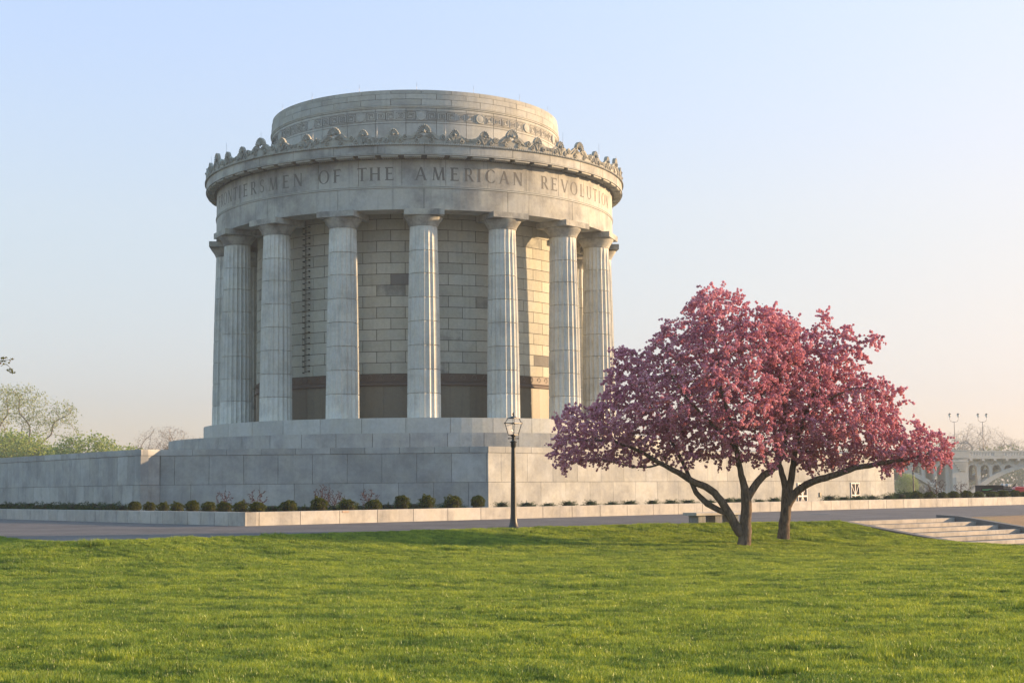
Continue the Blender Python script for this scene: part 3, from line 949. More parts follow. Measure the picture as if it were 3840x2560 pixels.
# ---- attic drum
RA = 9.375
mb = MB()
o32 = TH0 / (2 * pi) * 32
ring_blocks(mb, RA, 9.0, 20.9, 22.99, 32, o32 + .5, .028, 5)
ring_blocks(mb, RA, 9.0, 22.99, 23.90, 32, o32 + .5, .028, 5)
ring_blocks(mb, RA + .03, 9.0, 24.075, 24.45, 32, o32 + .0, .028, 5)
ring_blocks(mb, RA + .005, 9.0, 24.45, 24.785, 32, o32 + .5, .028, 5)
ring_blocks(mb, RA - .04, 9.0, 24.785, 25.04, 32, o32 + .0, .028, 5)
mb.lathe([(RA - .05, 20.9), (RA - .05, 24.78), (RA - .09, 24.8), (RA - .09, 25.0)], 160, mat=1)
mb.lathe([(RA - .2, 25.03), (0, 25.4)], 160)
mb.lathe([(RA - .02, 23.90), (RA + .03, 23.915), (RA + .035, 23.97), (RA + .08, 24.01), (RA + .08, 24.06), (RA - .02, 24.08)], 192, smooth=False)
at_ = mbuild(mb, 'attic_drum', [MAT['drum'], MAT['joint']])
# greek key: raised bands in a darker tone between the medallions
TM0 = TH0
ks = 0.045
key = []
U = .155
def kk(*pts): key.append(pts)
# one unit 4U wide, mirrored to a swastika-free key run with boxed squares
mb = MB()
zb0, zb1 = 23.20, 23.66
hgt = zb1 - zb0
rk = RA + .001
def kline(t0, s0, z0, s1, z1, w=.022):
    a, b = min(s0, s1) - w / 2, max(s0, s1) + w / 2
    c, d = min(z0, z1) - w / 2, max(z0, z1) + w / 2
    mb.cblock(RA + .016, RA - .02, t0 + a / RA, t0 + b / RA, c, d, 1)
for b_ in range(16):
    t0 = TM0 + 2 * pi * b_ / 16
    span = 2 * pi * RA / 16
    s = .34; e = span - .34; nU = 5; wU = (e - s) / nU
    for q_ in range(nU):
        x0 = s + q_ * wU
        if q_ % 2 == 0:
            # meander hook
            g = wU / 6
            zz = [zb0 + hgt * v for v in (0, .2, .4, .6, .8, 1)]
            fl = 1 if q_ != 4 else -1
            def X(v): return x0 + (v * g if fl == 1 else wU - v * g)
            for (a, za, c, zc) in ((0, 5, 5, 5), (5, 5, 5, 1), (5, 1, 2, 1), (2, 1, 2, 3.2), (2, 3.2, 3.6, 3.2), (0, 5, 0, 0), (0, 0, 6, 0), (1, 4, 4, 4), (4, 4, 4, 2.2), (1, 4, 1, 0)):
                f = lambda v: zb0 + hgt * v / 5
                kline(t0, X(a), f(za), X(c), f(zc))
        else:
            g = wU / 6
            for k_ in (0.3, 1.5, 2.5):
                a, c = x0 + k_ * g, x0 + wU - k_ * g
                za, zc = zb0 + hgt * k_ / 6.4, zb1 - hgt * k_ / 6.4
                kline(t0, a, za, c, za); kline(t0, a, zc, c, zc); kline(t0, a, za, a, zc); kline(t0, c, za, c, zc)
mb.lathe([(RA - .01, 23.125), (RA + .014, 23.125), (RA + .014, 23.145), (RA - .01, 23.145)], 160, smooth=False)
mb.lathe([(RA - .01, 23.715), (RA + .014, 23.715), (RA + .014, 23.735), (RA - .01, 23.735)], 160, smooth=False)
mbuild(mb, 'meander', MAT['groove'], at_)
mb = MB()
vs = []; prof = [(.0, .05), (.12, .048), (.2, .04), (.24, .03), (.255, .05), (.28, .05), (.29, 0)]
n = 24
for r_, d_ in prof:
    for j in range(n):
        a = 2 * pi * j / n
        s_, z_ = r_ * cos(a), 23.44 + r_ * sin(a)
        vs.append(((RA + d_) * sin(s_ / RA), -(RA + d_) * cos(s_ / RA), z_))
fs = [(i * n + j, i * n + (j + 1) % n, (i + 1) * n + (j + 1) % n, (i + 1) * n + j) for i in range(len(prof) - 1) for j in range(n)]
mb.add(vs, fs, 0, True)
md = mbuild(mb, 'medallion', MAT['drum'], at_)
for i in range(16):
    o = md if i == 0 else md.copy()
    if i: COL.objects.link(o)
    o.parent = at_; o.rotation_euler = (0, 0, TM0 + 2 * pi * i / 16)
# lightning rods
for (th, r_, z0, h_) in [(t, 9.2, 24.9, .62) for t in range(-172, 180, 22)] + [(t, 13.25, 20.8, 1.55) for t in range(-176, 180, 17)]:
    mb = MB(); t = rad(th)
    mb.tube([(r_ * sin(t), -r_ * cos(t), z0), (r_ * sin(t), -r_ * cos(t), z0 + h_)], [.012, .007], 5)
    mbuild(mb, 'lightning_rod', MAT['steel'])
# ------------------------------------------------------------------ lamps
def make_lamp():
    root = empty('lamp_post', (0, 0, 0))
    mb = MB()
    mb.lathe([(.0, 0), (.19, 0), (.19, .05), (.165, .06), (.155, .08), (.13, .14), (.105, .24), (.093, .36), (.086, .5), (.083, .9), (.062, 2.36), (.062, 2.38), (.075, 2.40), (.078, 2.52), (.092, 2.545), (.092, 2.56), (.06, 2.575), (.045, 2.60), (.05, 2.63), (.058, 2.655), (.045, 2.68), (.06, 2.70), (.10, 2.735), (.0, 2.74)], 20)
    mb.tube([(-.14, 0, 2.645), (.14, 0, 2.645)], .011, 6)
    for s in (-1, 1): mb.lathe([(0, -.02), (.018, -.012), (.022, 0), (.018, .012), (0, .02)], 8, (s * .14, 0, 2.645))
    for k in range(8):
        a = k * pi / 4
        mb.tube([(.085 * cos(a), .085 * sin(a), 2.55), (.105 * cos(a), .105 * sin(a), 2.53)], [.012, .006], 5)
    mb.build('post', MAT['iron'], root)
    mb = MB()
    def sq(hw): return [(0, -hw), (hw, 0), (0, hw), (-hw, 0)]     # corner towards the lawn
    lv = [(2.745, .145), (3.085, .245), (3.235, .165)]
    for a, b in zip(lv[:-1], lv[1:]):
        for p, q in zip(sq(a[1]), sq(b[1])):
            mb.bar((p[0], p[1], a[0]), (q[0], q[1], b[0]), .018, .018)
    for z, hw, th in ((2.75, .145, .022), (3.085, .25, .026), (3.235, .165, .02)):
        c = sq(hw)
        for i in range(4):
            mb.bar((c[i][0], c[i][1], z), (c[(i + 1) % 4][0], c[(i + 1) % 4][1], z), .02, th)
    for p in sq(.262): mb.lathe([(.010, -.02), (.014, 0), (.004, .03), (0, .035)], 6, (p[0], p[1], 3.09))
    mb.build('lantern_frame', MAT['iron'], root)
    mb = MB()
    vs = [(x, y, 3.235) for x, y in sq(.175)] + [(x, y, 3.262) for x, y in sq(.11)] + [(x, y, 3.30) for x, y in sq(.03)]
    fs = [(i, (i + 1) % 4, 4 + (i + 1) % 4, 4 + i) for i in range(4)] + [(4 + i, 4 + (i + 1) % 4, 8 + (i + 1) % 4, 8 + i) for i in range(4)] + [(3, 2, 1, 0), (8, 9, 10, 11)]
    mb.add(vs, fs)
    mb.lathe([(.0, 3.29), (.018, 3.30), (.014, 3.315), (.03, 3.335), (.036, 3.355), (.028, 3.375), (.016, 3.395), (.006, 3.415), (0, 3.42)], 10)
    mb.build('roof_cap', MAT['iron'], root)
    for a, b in zip(lv[:-1], lv[1:]):
        A_ = sq(a[1] - .004); B_ = sq(b[1] - .004)
        for i in range(4):
            j = (i + 1) % 4
            mb = MB(); mb.add([(A_[i][0], A_[i][1], a[0]), (A_[j][0], A_[j][1], a[0]), (B_[j][0], B_[j][1], b[0]), (B_[i][0], B_[i][1], b[0])], [(0, 1, 2, 3)])
            mb.build('glass_pane', MAT['glass'], root)
    mb = MB(); mb.lathe([(0, 2.76), (.03, 2.77), (.03, 2.84), (.045, 2.90), (.04, 3.0), (0, 3.04)], 10)
    mb.build('lamp_bulb', MAT['glass'], root)
    return root
lamp = make_lamp()
p = at_z(1926, 1980, 0.0)
lamp.location = (p.x, p.y - .1, -0.03)
lamp.rotation_euler = (0, rad(0.35), rad(6))
tag(lamp, 'black iron lamp post with four-sided lantern standing between lawn and plaza', 'street lamp', 'black lantern lamp posts')
for px, Y, bz, lb in ((3425, 160, 0.0, 'distant lamp post under the long crabapple limb, left of its pair'), (3510, 184, -0.85, 'farthest small lamp post before the bridge pier, right of its pair')):
    l2 = copy_tree(lamp)
    q = at(px, 1800, Y)
    l2.location = (q.x, q.y, bz); l2.rotation_euler = (0, 0, rad(20))
    tag(l2, lb, 'street lamp', 'black lantern lamp posts')

# ------------------------------------------------------------------ bench
b0 = Vector((5.72, 48.75)); bd = Vector((.75, .66)).normalized()
root = empty('stone_bench', (b0.x, b0.y, 0), atan2(bd.y, bd.x))
tag(root, 'low grey stone bench with fluted block legs behind the left crabapple trunk', 'bench')
mb = MB()
pr = [(-.29, .262), (-.29, .335), (-.27, .352), (.27, .352), (.29, .335), (.29, .262)]
vs = [(-.22, y, z) for y, z in pr] + [(2.1, y, z) for y, z in pr]
n = 6
mb.add(vs, [tuple(range(n)), tuple(range(2 * n - 1, n - 1, -1))] + [(i, (i + 1) % n, n + (i + 1) % n, n + i) for i in range(n)])
mb.build('seat', MAT['curb'], root)
for xl in (.12, .92, 1.72):
    mb = MB(); mb.box((xl, 0, .128), (.34, .40, .262))
    for k in range(6):
        mb.box((xl - .14 + k * .056, -.207, .13), (.026, .014, .24))
    for k in range(7):
        mb.box((xl - .177, -.165 + k * .055, .13), (.014, .026, .24))
    mb.build('leg', MAT['wall'], root)

# ------------------------------------------------------------------ growing trees
def grow(seeds, att, step=0.2, infl=1.4, kill=0.32, iters=120, rng=None, grav=0.0, jit=0.12):
    """space colonisation. seeds: list of (pos, parent). returns P (n,3), parent (n)"""
    P = [np.array(p, float) for p, _ in seeds]; par = [q for _, q in seeds]
    att = np.array(att, float)
    for it in range(iters):
        if len(att) == 0: break
        A = np.array(P)
        best = np.full(len(att), 1e9); bi = np.zeros(len(att), int)
        for s in range(0, len(A), 3000):
            D = ((att[:, None, :] - A[None, s:s + 3000, :]) ** 2).sum(2)
            k = D.argmin(1); v = D[np.arange(len(att)), k]
            m = v < best; best[m] = v[m]; bi[m] = k[m] + s
        ok = best < infl * infl
        if not ok.any():
            infl *= 1.4
            if infl > 12: break
            continue
        dirs = att - A[bi]; dirs /= np.linalg.norm(dirs, axis=1)[:, None] + 1e-9
        acc = {}
        for a in np.nonzero(ok)[0]:
            k = bi[a]
            if k in acc: acc[k] = acc[k] + dirs[a]
            else: acc[k] = dirs[a].copy()
        new = []
        for k, d in acc.items():
            d = d / (np.linalg.norm(d) + 1e-9) + rng.normal(0, jit, 3); d[2] -= grav
            d /= np.linalg.norm(d) + 1e-9
            q = P[k] + d * step
            new.append((q, k))
        N0 = len(P)
        for q, k in new: P.append(q); par.append(k)
        Q = np.array([q for q, _ in new])
        D = ((att[:, None, :] - Q[None]) ** 2).sum(2).min(1)
        att = att[D > kill * kill]
    return np.array(P), np.array(par)

def tree_radii(P, par, tip, expo=2.3, minr=None):
    n = len(P); r = np.full(n, 0.0); ch = [[] for _ in range(n)]
    for i in range(n):
        if par[i] >= 0: ch[par[i]].append(i)
    acc = np.zeros(n)
    for i in range(n - 1, -1, -1):
        if not ch[i]: acc[i] += tip ** expo
        r[i] = acc[i] ** (1 / expo)
        if par[i] >= 0: acc[par[i]] += acc[i]
    return r, ch

def wood_mesh(name, P, par, r, ch, mat, parent, nthick=8, nthin=3, thin=0.012, minr=0.0):
    """continuous tapered tubes along the main chains"""
    V = []; F = []
    nb_ = 0
    starts = [i for i in range(len(P)) if par[i] < 0]
    stack = [(s, None) for s in starts]
    while stack:
        i, frm = stack.pop()
        chain = [] if frm is None else [frm]
        rs = [] if frm is None else [min(r[frm], r[i] * 1.15)]
        c = i
        while True:
            chain.append(c); rs.append(r[c])
            if not ch[c]: break
            k = max(ch[c], key=lambda q: r[q])
            for q in ch[c]:
                if q != k: stack.append((q, c))
            c = k
        if len(chain) < 2 or max(rs) < minr: continue
        n = nthick if max(rs) > 0.05 else (5 if max(rs) > thin else nthin)
        pts = P[chain]
        d = np.gradient(pts, axis=0); d /= np.linalg.norm(d, axis=1)[:, None] + 1e-9
        ref = np.array([0.3, 0.2, 1.0]) if abs(d[0][2]) < .8 else np.array([1.0, 0.1, 0.0])
        a = ref - (d @ ref)[:, None] * d; a /= np.linalg.norm(a, axis=1)[:, None] + 1e-9
        b = np.cross(d, a)
        ang = 2 * pi * np.arange(n) / n
        ring = pts[:, None, :] + (a[:, None, :] * np.cos(ang)[None, :, None] + b[:, None, :] * np.sin(ang)[None, :, None]) * np.array(rs)[:, None, None]
        m = len(chain)
        V.append(ring.reshape(-1, 3))
        ii_ = (np.arange(m - 1)[:, None] * n + np.arange(n)[None]).ravel(); jj = (np.arange(m - 1)[:, None] * n + ((np.arange(n) + 1) % n)[None]).ravel()
        F.append(np.stack([ii_, jj, jj + n, ii_ + n], 1) + nb_)
        nb_ += m * n
    return np_mesh(name, np.concatenate(V), np.concatenate(F), mat, parent, smooth=True)

def rand_rot(n, rng):
    q = rng.normal(size=(n, 4)); q /= np.linalg.norm(q, axis=1)[:, None]
    w, x, y, z = q.T
    return np.stack([np.stack([1 - 2 * (y * y + z * z), 2 * (x * y - z * w), 2 * (x * z + y * w)], 1),
                     np.stack([2 * (x * y + z * w), 1 - 2 * (x * x + z * z), 2 * (y * z - x * w)], 1),
                     np.stack([2 * (x * z - y * w), 2 * (y * z + x * w), 1 - 2 * (x * x + y * y)], 1)], 1)

def scatter(name, tv, tf, pos, size, mat, parent, rng, rots=None):
    """copies of a small template (tv verts, tf faces) as one mesh"""
    n = len(pos); R = rand_rot(n, rng) if rots is None else rots
    V = np.einsum('nij,vj->nvi', R, tv) * np.asarray(size)[:, None, None] + pos[:, None, :]
    k = len(tv)
    F = tf[None] + (np.arange(n) * k)[:, None, None]
    return np_mesh(name, V.reshape(-1, 3), F.reshape(-1, tf.shape[1]), mat, parent)

def blossom_template(rng, petals=14):
    """a ball of cupped petals, radius about 1"""
    V = []; F = []
    for k in range(petals):
        z = 1 - 2 * (k + .5) / petals; a = k * 2.39996
        nrm = np.array([sqrt(1 - z * z) * cos(a), sqrt(1 - z * z) * sin(a), z]) + rng.normal(0, .18, 3)
        nrm /= np.linalg.norm(nrm)
        u = np.cross(nrm, [.3, .5, .8]); u /= np.linalg.norm(u); w = np.cross(nrm, u)
        s = .44 * rng.uniform(.8, 1.2); r = rng.uniform(.6, .95)
        c = nrm * r
        til = nrm * rng.uniform(-.25, .25)
        q = [c - u * s - w * s * .8, c + u * s - w * s + til, c + u * s * .8 + w * s, c - u * s + w * s * .9 - til]
        b = len(V); V += q; F.append((b, b + 1, b + 2, b + 3))
    return np.array(V), np.array(F)

def pix_poly_sample(poly, n, rng):
    poly = np.array(poly, float); lo = poly.min(0); hi = poly.max(0); out = np.zeros((0, 2))
    while len(out) < n:
        c = rng.uniform(lo, hi, (n * 2, 2)); out = np.concatenate([out, c[inside(c[:, 0], c[:, 1], [tuple(p) for p in poly])]])
    return out[:n]
def poly_dist(pts, poly):
    d = np.full(len(pts), 1e9)
    for a, b in zip(poly, poly[1:] + poly[:1]): d = np.minimum(d, seg_d(pts[:, 0], pts[:, 1], a, b))
    return d

PINK = leafy('pink_blossom', [(0.28, 0.09, 0.165), (0.52, 0.22, 0.32), (0.70, 0.36, 0.45), (0.85, 0.58, 0.63)], 0.36, nscale=1.8, tcol=(0.85, 0.36, 0.33))
CLEAF = leafy('crabapple_leaf', [(0.05, 0.06, 0.02), (0.09, 0.12, 0.03), (0.16, 0.13, 0.04)], 0.4, nscale=3)

def crabapple(name, label, limbs, crown, Y0, hd, seed, natt, base_r):
    rng = np.random.default_rng(seed)
    root = empty(name, tuple(limbs[0][0][:3]))
    base = np.array(limbs[0][0][:3])
    seeds = []; forced = {}
    ends = []
    for L_ in limbs:
        # L_: list of (x,y,z,r)
        pts = np.array(L_)
        # resample
        seg = np.linalg.norm(np.diff(pts[:, :3], axis=0), axis=1); t = np.concatenate([[0], np.cumsum(seg)])
        m = max(2, int(t[-1] / .14))
        tt = np.linspace(0, t[-1], m)
        # smooth curve by cubic-ish interpolation
        q = np.stack([np.interp(tt, t, pts[:, k]) for k in range(4)], 1)
        for _ in range(3):
            q[1:-1, :3] = (q[:-2, :3] + 2 * q[1:-1, :3] + q[2:, :3]) / 4
        start = 0
        if seeds:
            A = np.array([s[0] for s in seeds]); k = int(((A - q[0, :3]) ** 2).sum(1).argmin()); par_ = k
            start = 1
        else: par_ = -1
        for j in range(start, m):
            w = q[j, :3] + rng.normal(0, .008, 3)
            seeds.append((w, par_)); par_ = len(seeds) - 1; forced[par_] = q[j, 3]
    pp = pix_poly_sample(crown, natt, rng)
    dd = poly_dist(pp, crown)
    hw = hd * np.sqrt(np.clip(dd / 330.0, 0, 1))
    u = rng.uniform(-1, 1, natt)
    u = np.sign(u) * np.abs(u) ** .7
    Yv = Y0 + u * (hw + .25)
    att = np.array([tuple(at(a, b, y)) for (a, b), y in zip(pp, Yv)])
    # clumping: leave gaps
    g = np.sin(att[:, 0] * 3.1 + seed) * np.sin(att[:, 1] * 2.7 + 1) * np.sin(att[:, 2] * 3.5 + 2) + .5 * np.sin(att[:, 0] * 6.3 + att[:, 2] * 5.1)
    att = att[g > -.55]
    P, par = grow(seeds, att, 0.16, 1.5, .24, 150, rng, 0.0, .16)
    r, ch = tree_radii(P, par, .0042, 2.35)
    for k, v in forced.items(): r[k] = max(v, min(r[k], v * 1.25))
    Pl = P - base
    wood = wood_mesh('trunk', Pl, par, r, ch, MAT['bark'], root, 12, 3, .014)
    # blossom sprigs
    thin = np.nonzero(r < .020)[0]
    pos = []; 
    for i in thin:
        if par[i] < 0: continue
        a = P[par[i]]; b = P[i]
        for u_ in (0.05, .3, .55, .8):
            if rng.random() < .8:
                pos.append(a + (b - a) * (u_ + rng.uniform(-.15, .15)) + rng.normal(0, .024, 3))
    tips = [i for i in range(len(P)) if not ch[i]]
    for i in tips:
        d0 = P[i] - P[par[i]]; d0 /= np.linalg.norm(d0) + 1e-9
        for s in range(rng.integers(1, 5)):
            d = d0 + rng.normal(0, .65, 3); d /= np.linalg.norm(d)
            q = P[i].copy(); Ls = rng.uniform(.10, .38)
            k = 0
            while k < Ls:
                q = q + d * .045; k += .045
                d = d + np.array([0, 0, -.14]); d /= np.linalg.norm(d)
                pos.append(q + rng.normal(0, .022, 3))
    pos = np.array(pos) - base
    tv, tf = blossom_template(rng)
    size = rng.uniform(.022, .047, len(pos))
    bl = scatter('blossom', tv, tf, pos, size, PINK, root, rng)
    # leaves
    inner = np.nonzero((r < .03) & (r > .0045))[0]
    k = rng.choice(inner, min(len(inner), 10000))
    lp = P[k] + rng.normal(0, .07, (len(k), 3)) - base
    lv_ = np.array([(-.5, 0, 0), (0, -.25, .05), (.6, 0, 0), (0, .25, .05)]); lf = np.array([(0, 1, 2, 3)])
    scatter('leaves', lv_, lf, lp, rng.uniform(.05, .09, len(k)), CLEAF, root, rng)
    print(name, 'nodes', len(P), 'blossoms', len(pos))
    tag(root, label, 'tree', 'pink blossoming crabapple trees')
    return root

def limb(Y, pts):
    """pts: (px, py, dY, radius)"""
    out = []
    for px, py, dy, r in pts:
        v = at(px, py, Y + dy); out.append((v.x, v.y, v.z, r))
    return out
Y1 = 43.1
crown1 = [(2065, 1714), (2078, 1640), (2077, 1576), (2120, 1520), (2180, 1530), (2235, 1500), (2278, 1437), (2290, 1330), (2340, 1302), (2420, 1310), (2449, 1273), (2475, 1208), (2560, 1180), (2596, 1094), (2678, 1072), (2776, 1110), (2830, 1160), (2906, 1143), (2990, 1215), (3010, 1330), (2990, 1500), (2960, 1700), (2880, 1760), (2800, 1730), (2700, 1735), (2640, 1700), (2590, 1750), (2540, 1700), (2449, 1735), (2380, 1700), (2330, 1755), (2240, 1740), (2180, 1720), (2122, 1771)]
l1 = [limb(Y1, [(2790, 2046, 0, .20), (2796, 2000, 0, .175), (2797, 1961, 0, .165), (2800, 1872, 0, .15), (2790, 1810, -.1, .10), (2778, 1770, -.2, .085), (2762, 1690, -.4, .07), (2740, 1580, -.7, .055), (2700, 1440, -.6, .04), (2680, 1300, -.3, .028), (2670, 1180, 0, .014)]),
      limb(Y1, [(2801, 1872, 0, .12), (2833, 1812, 0, .105), (2870, 1775, .1, .10), (2914, 1749, .2, .09), (2944, 1685, .3, .07), (2950, 1580, .5, .05), (2930, 1450, .7, .035), (2890, 1300, .7, .02)]),
      limb(Y1, [(2783, 2010, 0, .14), (2744, 1945, -.1, .125), (2718, 1898, -.1, .115), (2697, 1864, -.15, .105), (2663, 1830, -.2, .105), (2595, 1804, -.3, .095), (2544, 1770, -.4, .08), (2480, 1740, -.5, .065), (2400, 1690, -.6, .05), (2300, 1650, -.7, .035), (2200, 1650, -.7, .02)]),
      limb(Y1, [(2720, 1925, -.1, .08), (2690, 1908, .0, .085), (2638, 1880, .1, .085), (2612, 1851, .2, .075), (2593, 1812, .25, .065), (2570, 1750, .5, .055), (2500, 1620, .8, .045), (2430, 1480, 1.0, .03), (2400, 1400, 1.0, .018)]),
      limb(Y1, [(2762, 1690, -.4, .05), (2700, 1620, -.9, .045), (2600, 1520, -1.4, .035), (2520, 1420, -1.5, .025), (2500, 1330, -1.4, .014)]),
      limb(Y1, [(2480, 1740, -.5, .03), (2420, 1755, -.5, .03), (2350, 1745, -.6, .02), (2250, 1720, -.7, .014)])]
crabapple('crabapple_tree', 'left pink crabapple, the nearer one forking low into a big leftward limb', l1, crown1, Y1, 2.7, 5, 9500, .2)
Y2 = 44.4
crown2 = [(2860, 1400), (2880, 1200), (2950, 1190), (3020, 1222), (3060, 1225), (3078, 1165), (3112, 1172), (3108, 1250), (3135, 1290), (3160, 1205), (3195, 1212), (3192, 1275), (3285, 1245), (3305, 1275), (3225, 1330), (3215, 1400), (3330, 1430), (3396, 1455), (3370, 1550), (3400, 1600), (3429, 1567), (3480, 1600), (3575, 1633), (3567, 1731), (3527, 1765), (3440, 1740), (3380, 1760), (3300, 1770), (3240, 1730), (3150, 1760), (3069, 1745), (3010, 1770), (2960, 1720), (2900, 1700)]
l2_ = [limb(Y2, [(2938, 2019, 0, .19), (2940, 1983, 0, .17), (2946, 1920, 0, .155), (2952, 1876, 0, .15), (2945, 1820, 0, .10), (2931, 1770, 0, .085), (2910, 1700, .2, .06), (2900, 1600, .5, .04), (2930, 1450, .7, .03), (2980, 1320, .6, .018)]),
       limb(Y2, [(2955, 1870, 0, .11), (2969, 1778, 0, .10), (2980, 1700, 0, .08), (3010, 1580, -.3, .06), (3060, 1450, -.5, .045), (3110, 1330, -.3, .028), (3140, 1240, 0, .014)]),
       limb(Y2, [(2956, 1900, 0, .12), (2970, 1858, 0, .115), (2993, 1834, -.1, .11), (3032, 1808, -.2, .105), (3083, 1793, -.3, .10), (3121, 1784, -.4, .095), (3172, 1762, -.4, .085), (3199, 1754, -.4, .08), (3276, 1742, -.5, .075), (3350, 1727, -.5, .06), (3410, 1721, -.5, .045), (3480, 1700, -.5, .03), (3540, 1680, -.5, .015)]),
       limb(Y2, [(3010, 1580, -.3, .04), (3100, 1500, -.9, .035), (3200, 1450, -1.2, .028), (3300, 1460, -1.2, .014)]),
       limb(Y2, [(3032, 1700, -.2, .04), (3120, 1640, .6, .035), (3220, 1570, 1.0, .028), (3320, 1540, 1.1, .014)])]
crabapple('crabapple_tree', 'right pink crabapple, the farther one with a long limb sweeping right', l2_, crown2, Y2, 2.5, 11, 8200, .2)

# ------------------------------------------------------------------ shrubs
BOX = leafy('boxwood_leaf', [(0.020, 0.030, 0.008), (0.045, 0.06, 0.014), (0.10, 0.115, 0.022), (0.16, 0.15, 0.03)], 0.25, nscale=5)
JUN = leafy('juniper_needle', [(0.022, 0.045, 0.022), (0.04, 0.075, 0.03), (0.075, 0.12, 0.04)], 0.2, nscale=4)
JUND = leafy('dark_juniper_needle', [(0.012, 0.028, 0.014), (0.025, 0.05, 0.02), (0.05, 0.08, 0.03)], 0.2, nscale=4)
RED = leafy('barberry_twig', [(0.035, 0.012, 0.012), (0.07, 0.02, 0.018), (0.11, 0.04, 0.03)], 0.2, nscale=4)
leaf_v = np.array([(-.5, 0, 0), (0, -.3, .08), (.55, 0, 0), (0, .3, .08)]); leaf_f = np.array([(0, 1, 2, 3)])

def ball_shrub(rng, w, h, n, lsize, mat, flat=1.0, name='foliage', parent=None, shell=.25, bump=.12, up=0.0):
    d = rng.normal(size=(n, 3)); d /= np.linalg.norm(d, axis=1)[:, None]
    d[:, 2] = np.where(d[:, 2] < -.55, -d[:, 2], d[:, 2])
    lump = 1 + bump * (np.sin(d[:, 0] * 7 + 1 + rng.uniform(0, 6)) * np.sin(d[:, 1] * 6) + np.sin(d[:, 2] * 8 + 2 + d[:, 0] * 5) * .6)
    r = (1 - shell * rng.random(n) ** 1.5) * lump
    p = d * r[:, None] * np.array([w / 2, w / 2, h / 2]); p[:, 2] += h / 2 * .92
    p[:, 2] = np.maximum(p[:, 2], .01)
    return scatter(name, leaf_v, leaf_f, p, rng.uniform(.7, 1.3, n) * lsize, mat, parent, rng)
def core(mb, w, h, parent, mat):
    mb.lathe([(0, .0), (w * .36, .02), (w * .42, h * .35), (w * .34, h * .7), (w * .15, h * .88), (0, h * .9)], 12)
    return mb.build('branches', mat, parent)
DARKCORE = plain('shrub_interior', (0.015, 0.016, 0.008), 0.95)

# prototypes
rng = np.random.default_rng(21)
protos = []
for v in range(4):
    root = empty('boxwood_shrub', (0, 0, 0))
    ball_shrub(rng, .60, .56, 3400, .034, BOX, parent=root, bump=.10 + .05 * v)
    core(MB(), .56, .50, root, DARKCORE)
    protos.append(root)
JV = []
for v in range(3):
    root = empty('juniper_shrub', (0, 0, 0))
    # spreading sprays
    n = 110; pos = []; dirs = []
    for k in range(n):
        a = rng.uniform(0, 2 * pi); el = rng.uniform(.08, 1.15); Ls = rng.uniform(.24, .50)
        dx = np.array([cos(a) * cos(el), sin(a) * cos(el), sin(el) * .72])
        for u in np.linspace(.2, 1, 16):
            q = dx * Ls * u + np.array([0, 0, -.06 * u * u]) + rng.normal(0, .010, 3)
            if q[2] > .0: pos.append(q)
    pos = np.array(pos)
    scatter('foliage', leaf_v * np.array([1.6, .45, 1]), leaf_f, pos, rng.uniform(.03, .05, len(pos)), JUN, root, rng)
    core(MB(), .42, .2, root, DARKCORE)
    JV.append(root)

ORD = ['first', 'second', 'third', 'fourth', 'fifth', 'sixth', 'seventh', 'eighth', 'ninth', 'tenth', 'eleventh', 'twelfth', 'thirteenth', 'fourteenth', 'fifteenth', 'sixteenth', 'seventeenth', 'eighteenth', 'nineteenth', 'twentieth']
def kerb_pt(px, back, side='R'):
    """ground point of the bed on the sight line px, 'back' metres behind the kerb face"""
    d = at(px, 1840, 1.0); sl = d.x / d.y
    if side == 'R': a, dr = Vector(E0), dEF
    else:
        a = Vector(E0); dr = (Vector(G0) - Vector(E0)).normalized()
    nb = Vector((-dr.y, dr.x)) if side == 'R' else Vector((dr.y, -dr.x))
    a = a + nb * back
    t = (sl * a.y - a.x) / (dr.x - sl * dr.y)
    return a + dr * t
used = set()
def place(proto_list, k, px, back, s, sz, label, cat, group, side='R', rot=None):
    pr = proto_list[k % len(proto_list)]
    if pr.name not in used: o = pr; used.add(pr.name)
    else: o = copy_tree(pr)
    q = kerb_pt(px, back, side)
    o.location = (q.x, q.y, .395); o.scale = (s, s, sz); o.rotation_euler = (0, 0, rot if rot is not None else R0.uniform(0, 6.28))
    tag(o, label, cat, group)
    return o
# globes left of and before the front wall
GL = [(506, 'L', .95, .95), (562, 'L', .86, .9), (613, 'L', .82, .88), (665, 'L', .85, .88), (722, 'L', .92, 1.05), (783, 'L', .95, .92), (842, 'L', .98, .92), (903, 'L', .96, .95),
      (966, 'R', 1.0, .92), (1083, 'R', 1.05, 1.0), (1197, 'R', 1.04, 1.22), (1303, 'R', 1.14, 1.02), (1402, 'R', 1.08, .98), (1507, 'R', 1.02, 1.28), (1601, 'R', 1.0, 1.32), (1698, 'R', 1.18, 1.2), (1791, 'R', .98, 1.22)]
for i, (px, sd_, s, sz) in enumerate(GL):
    if sd_ == 'L':
        q = kerb_pt(px, .9, 'L')
    place(protos, i, px, .95, s * .97, sz * .80, '%s clipped round boxwood from the left above the left half of the kerb' % ORD[i], 'shrub', 'round boxwoods along the kerb', sd_)
GRR = [3436, 3484, 3534, 3577, 3625, 3670, 3718, 3761, 3807, 3848]
for i, px in enumerate(GRR):
    place(protos, i + 1, px, 1.1, 1.12 + .1 * sin(i * 2.1), .80 + .08 * cos(i * 1.7), '%s dark round boxwood right of the podium wall end, counting from the wall' % ORD[i], 'shrub', 'round boxwoods near the bridge')
SJ = [1882, 1976, 2055, 2132, 2215, 2293, 2361, 2446, 2515, 2581, 2661, 2725, 2772, 2846, 2903, 3111, 3166, 3218, 3270, 3330]
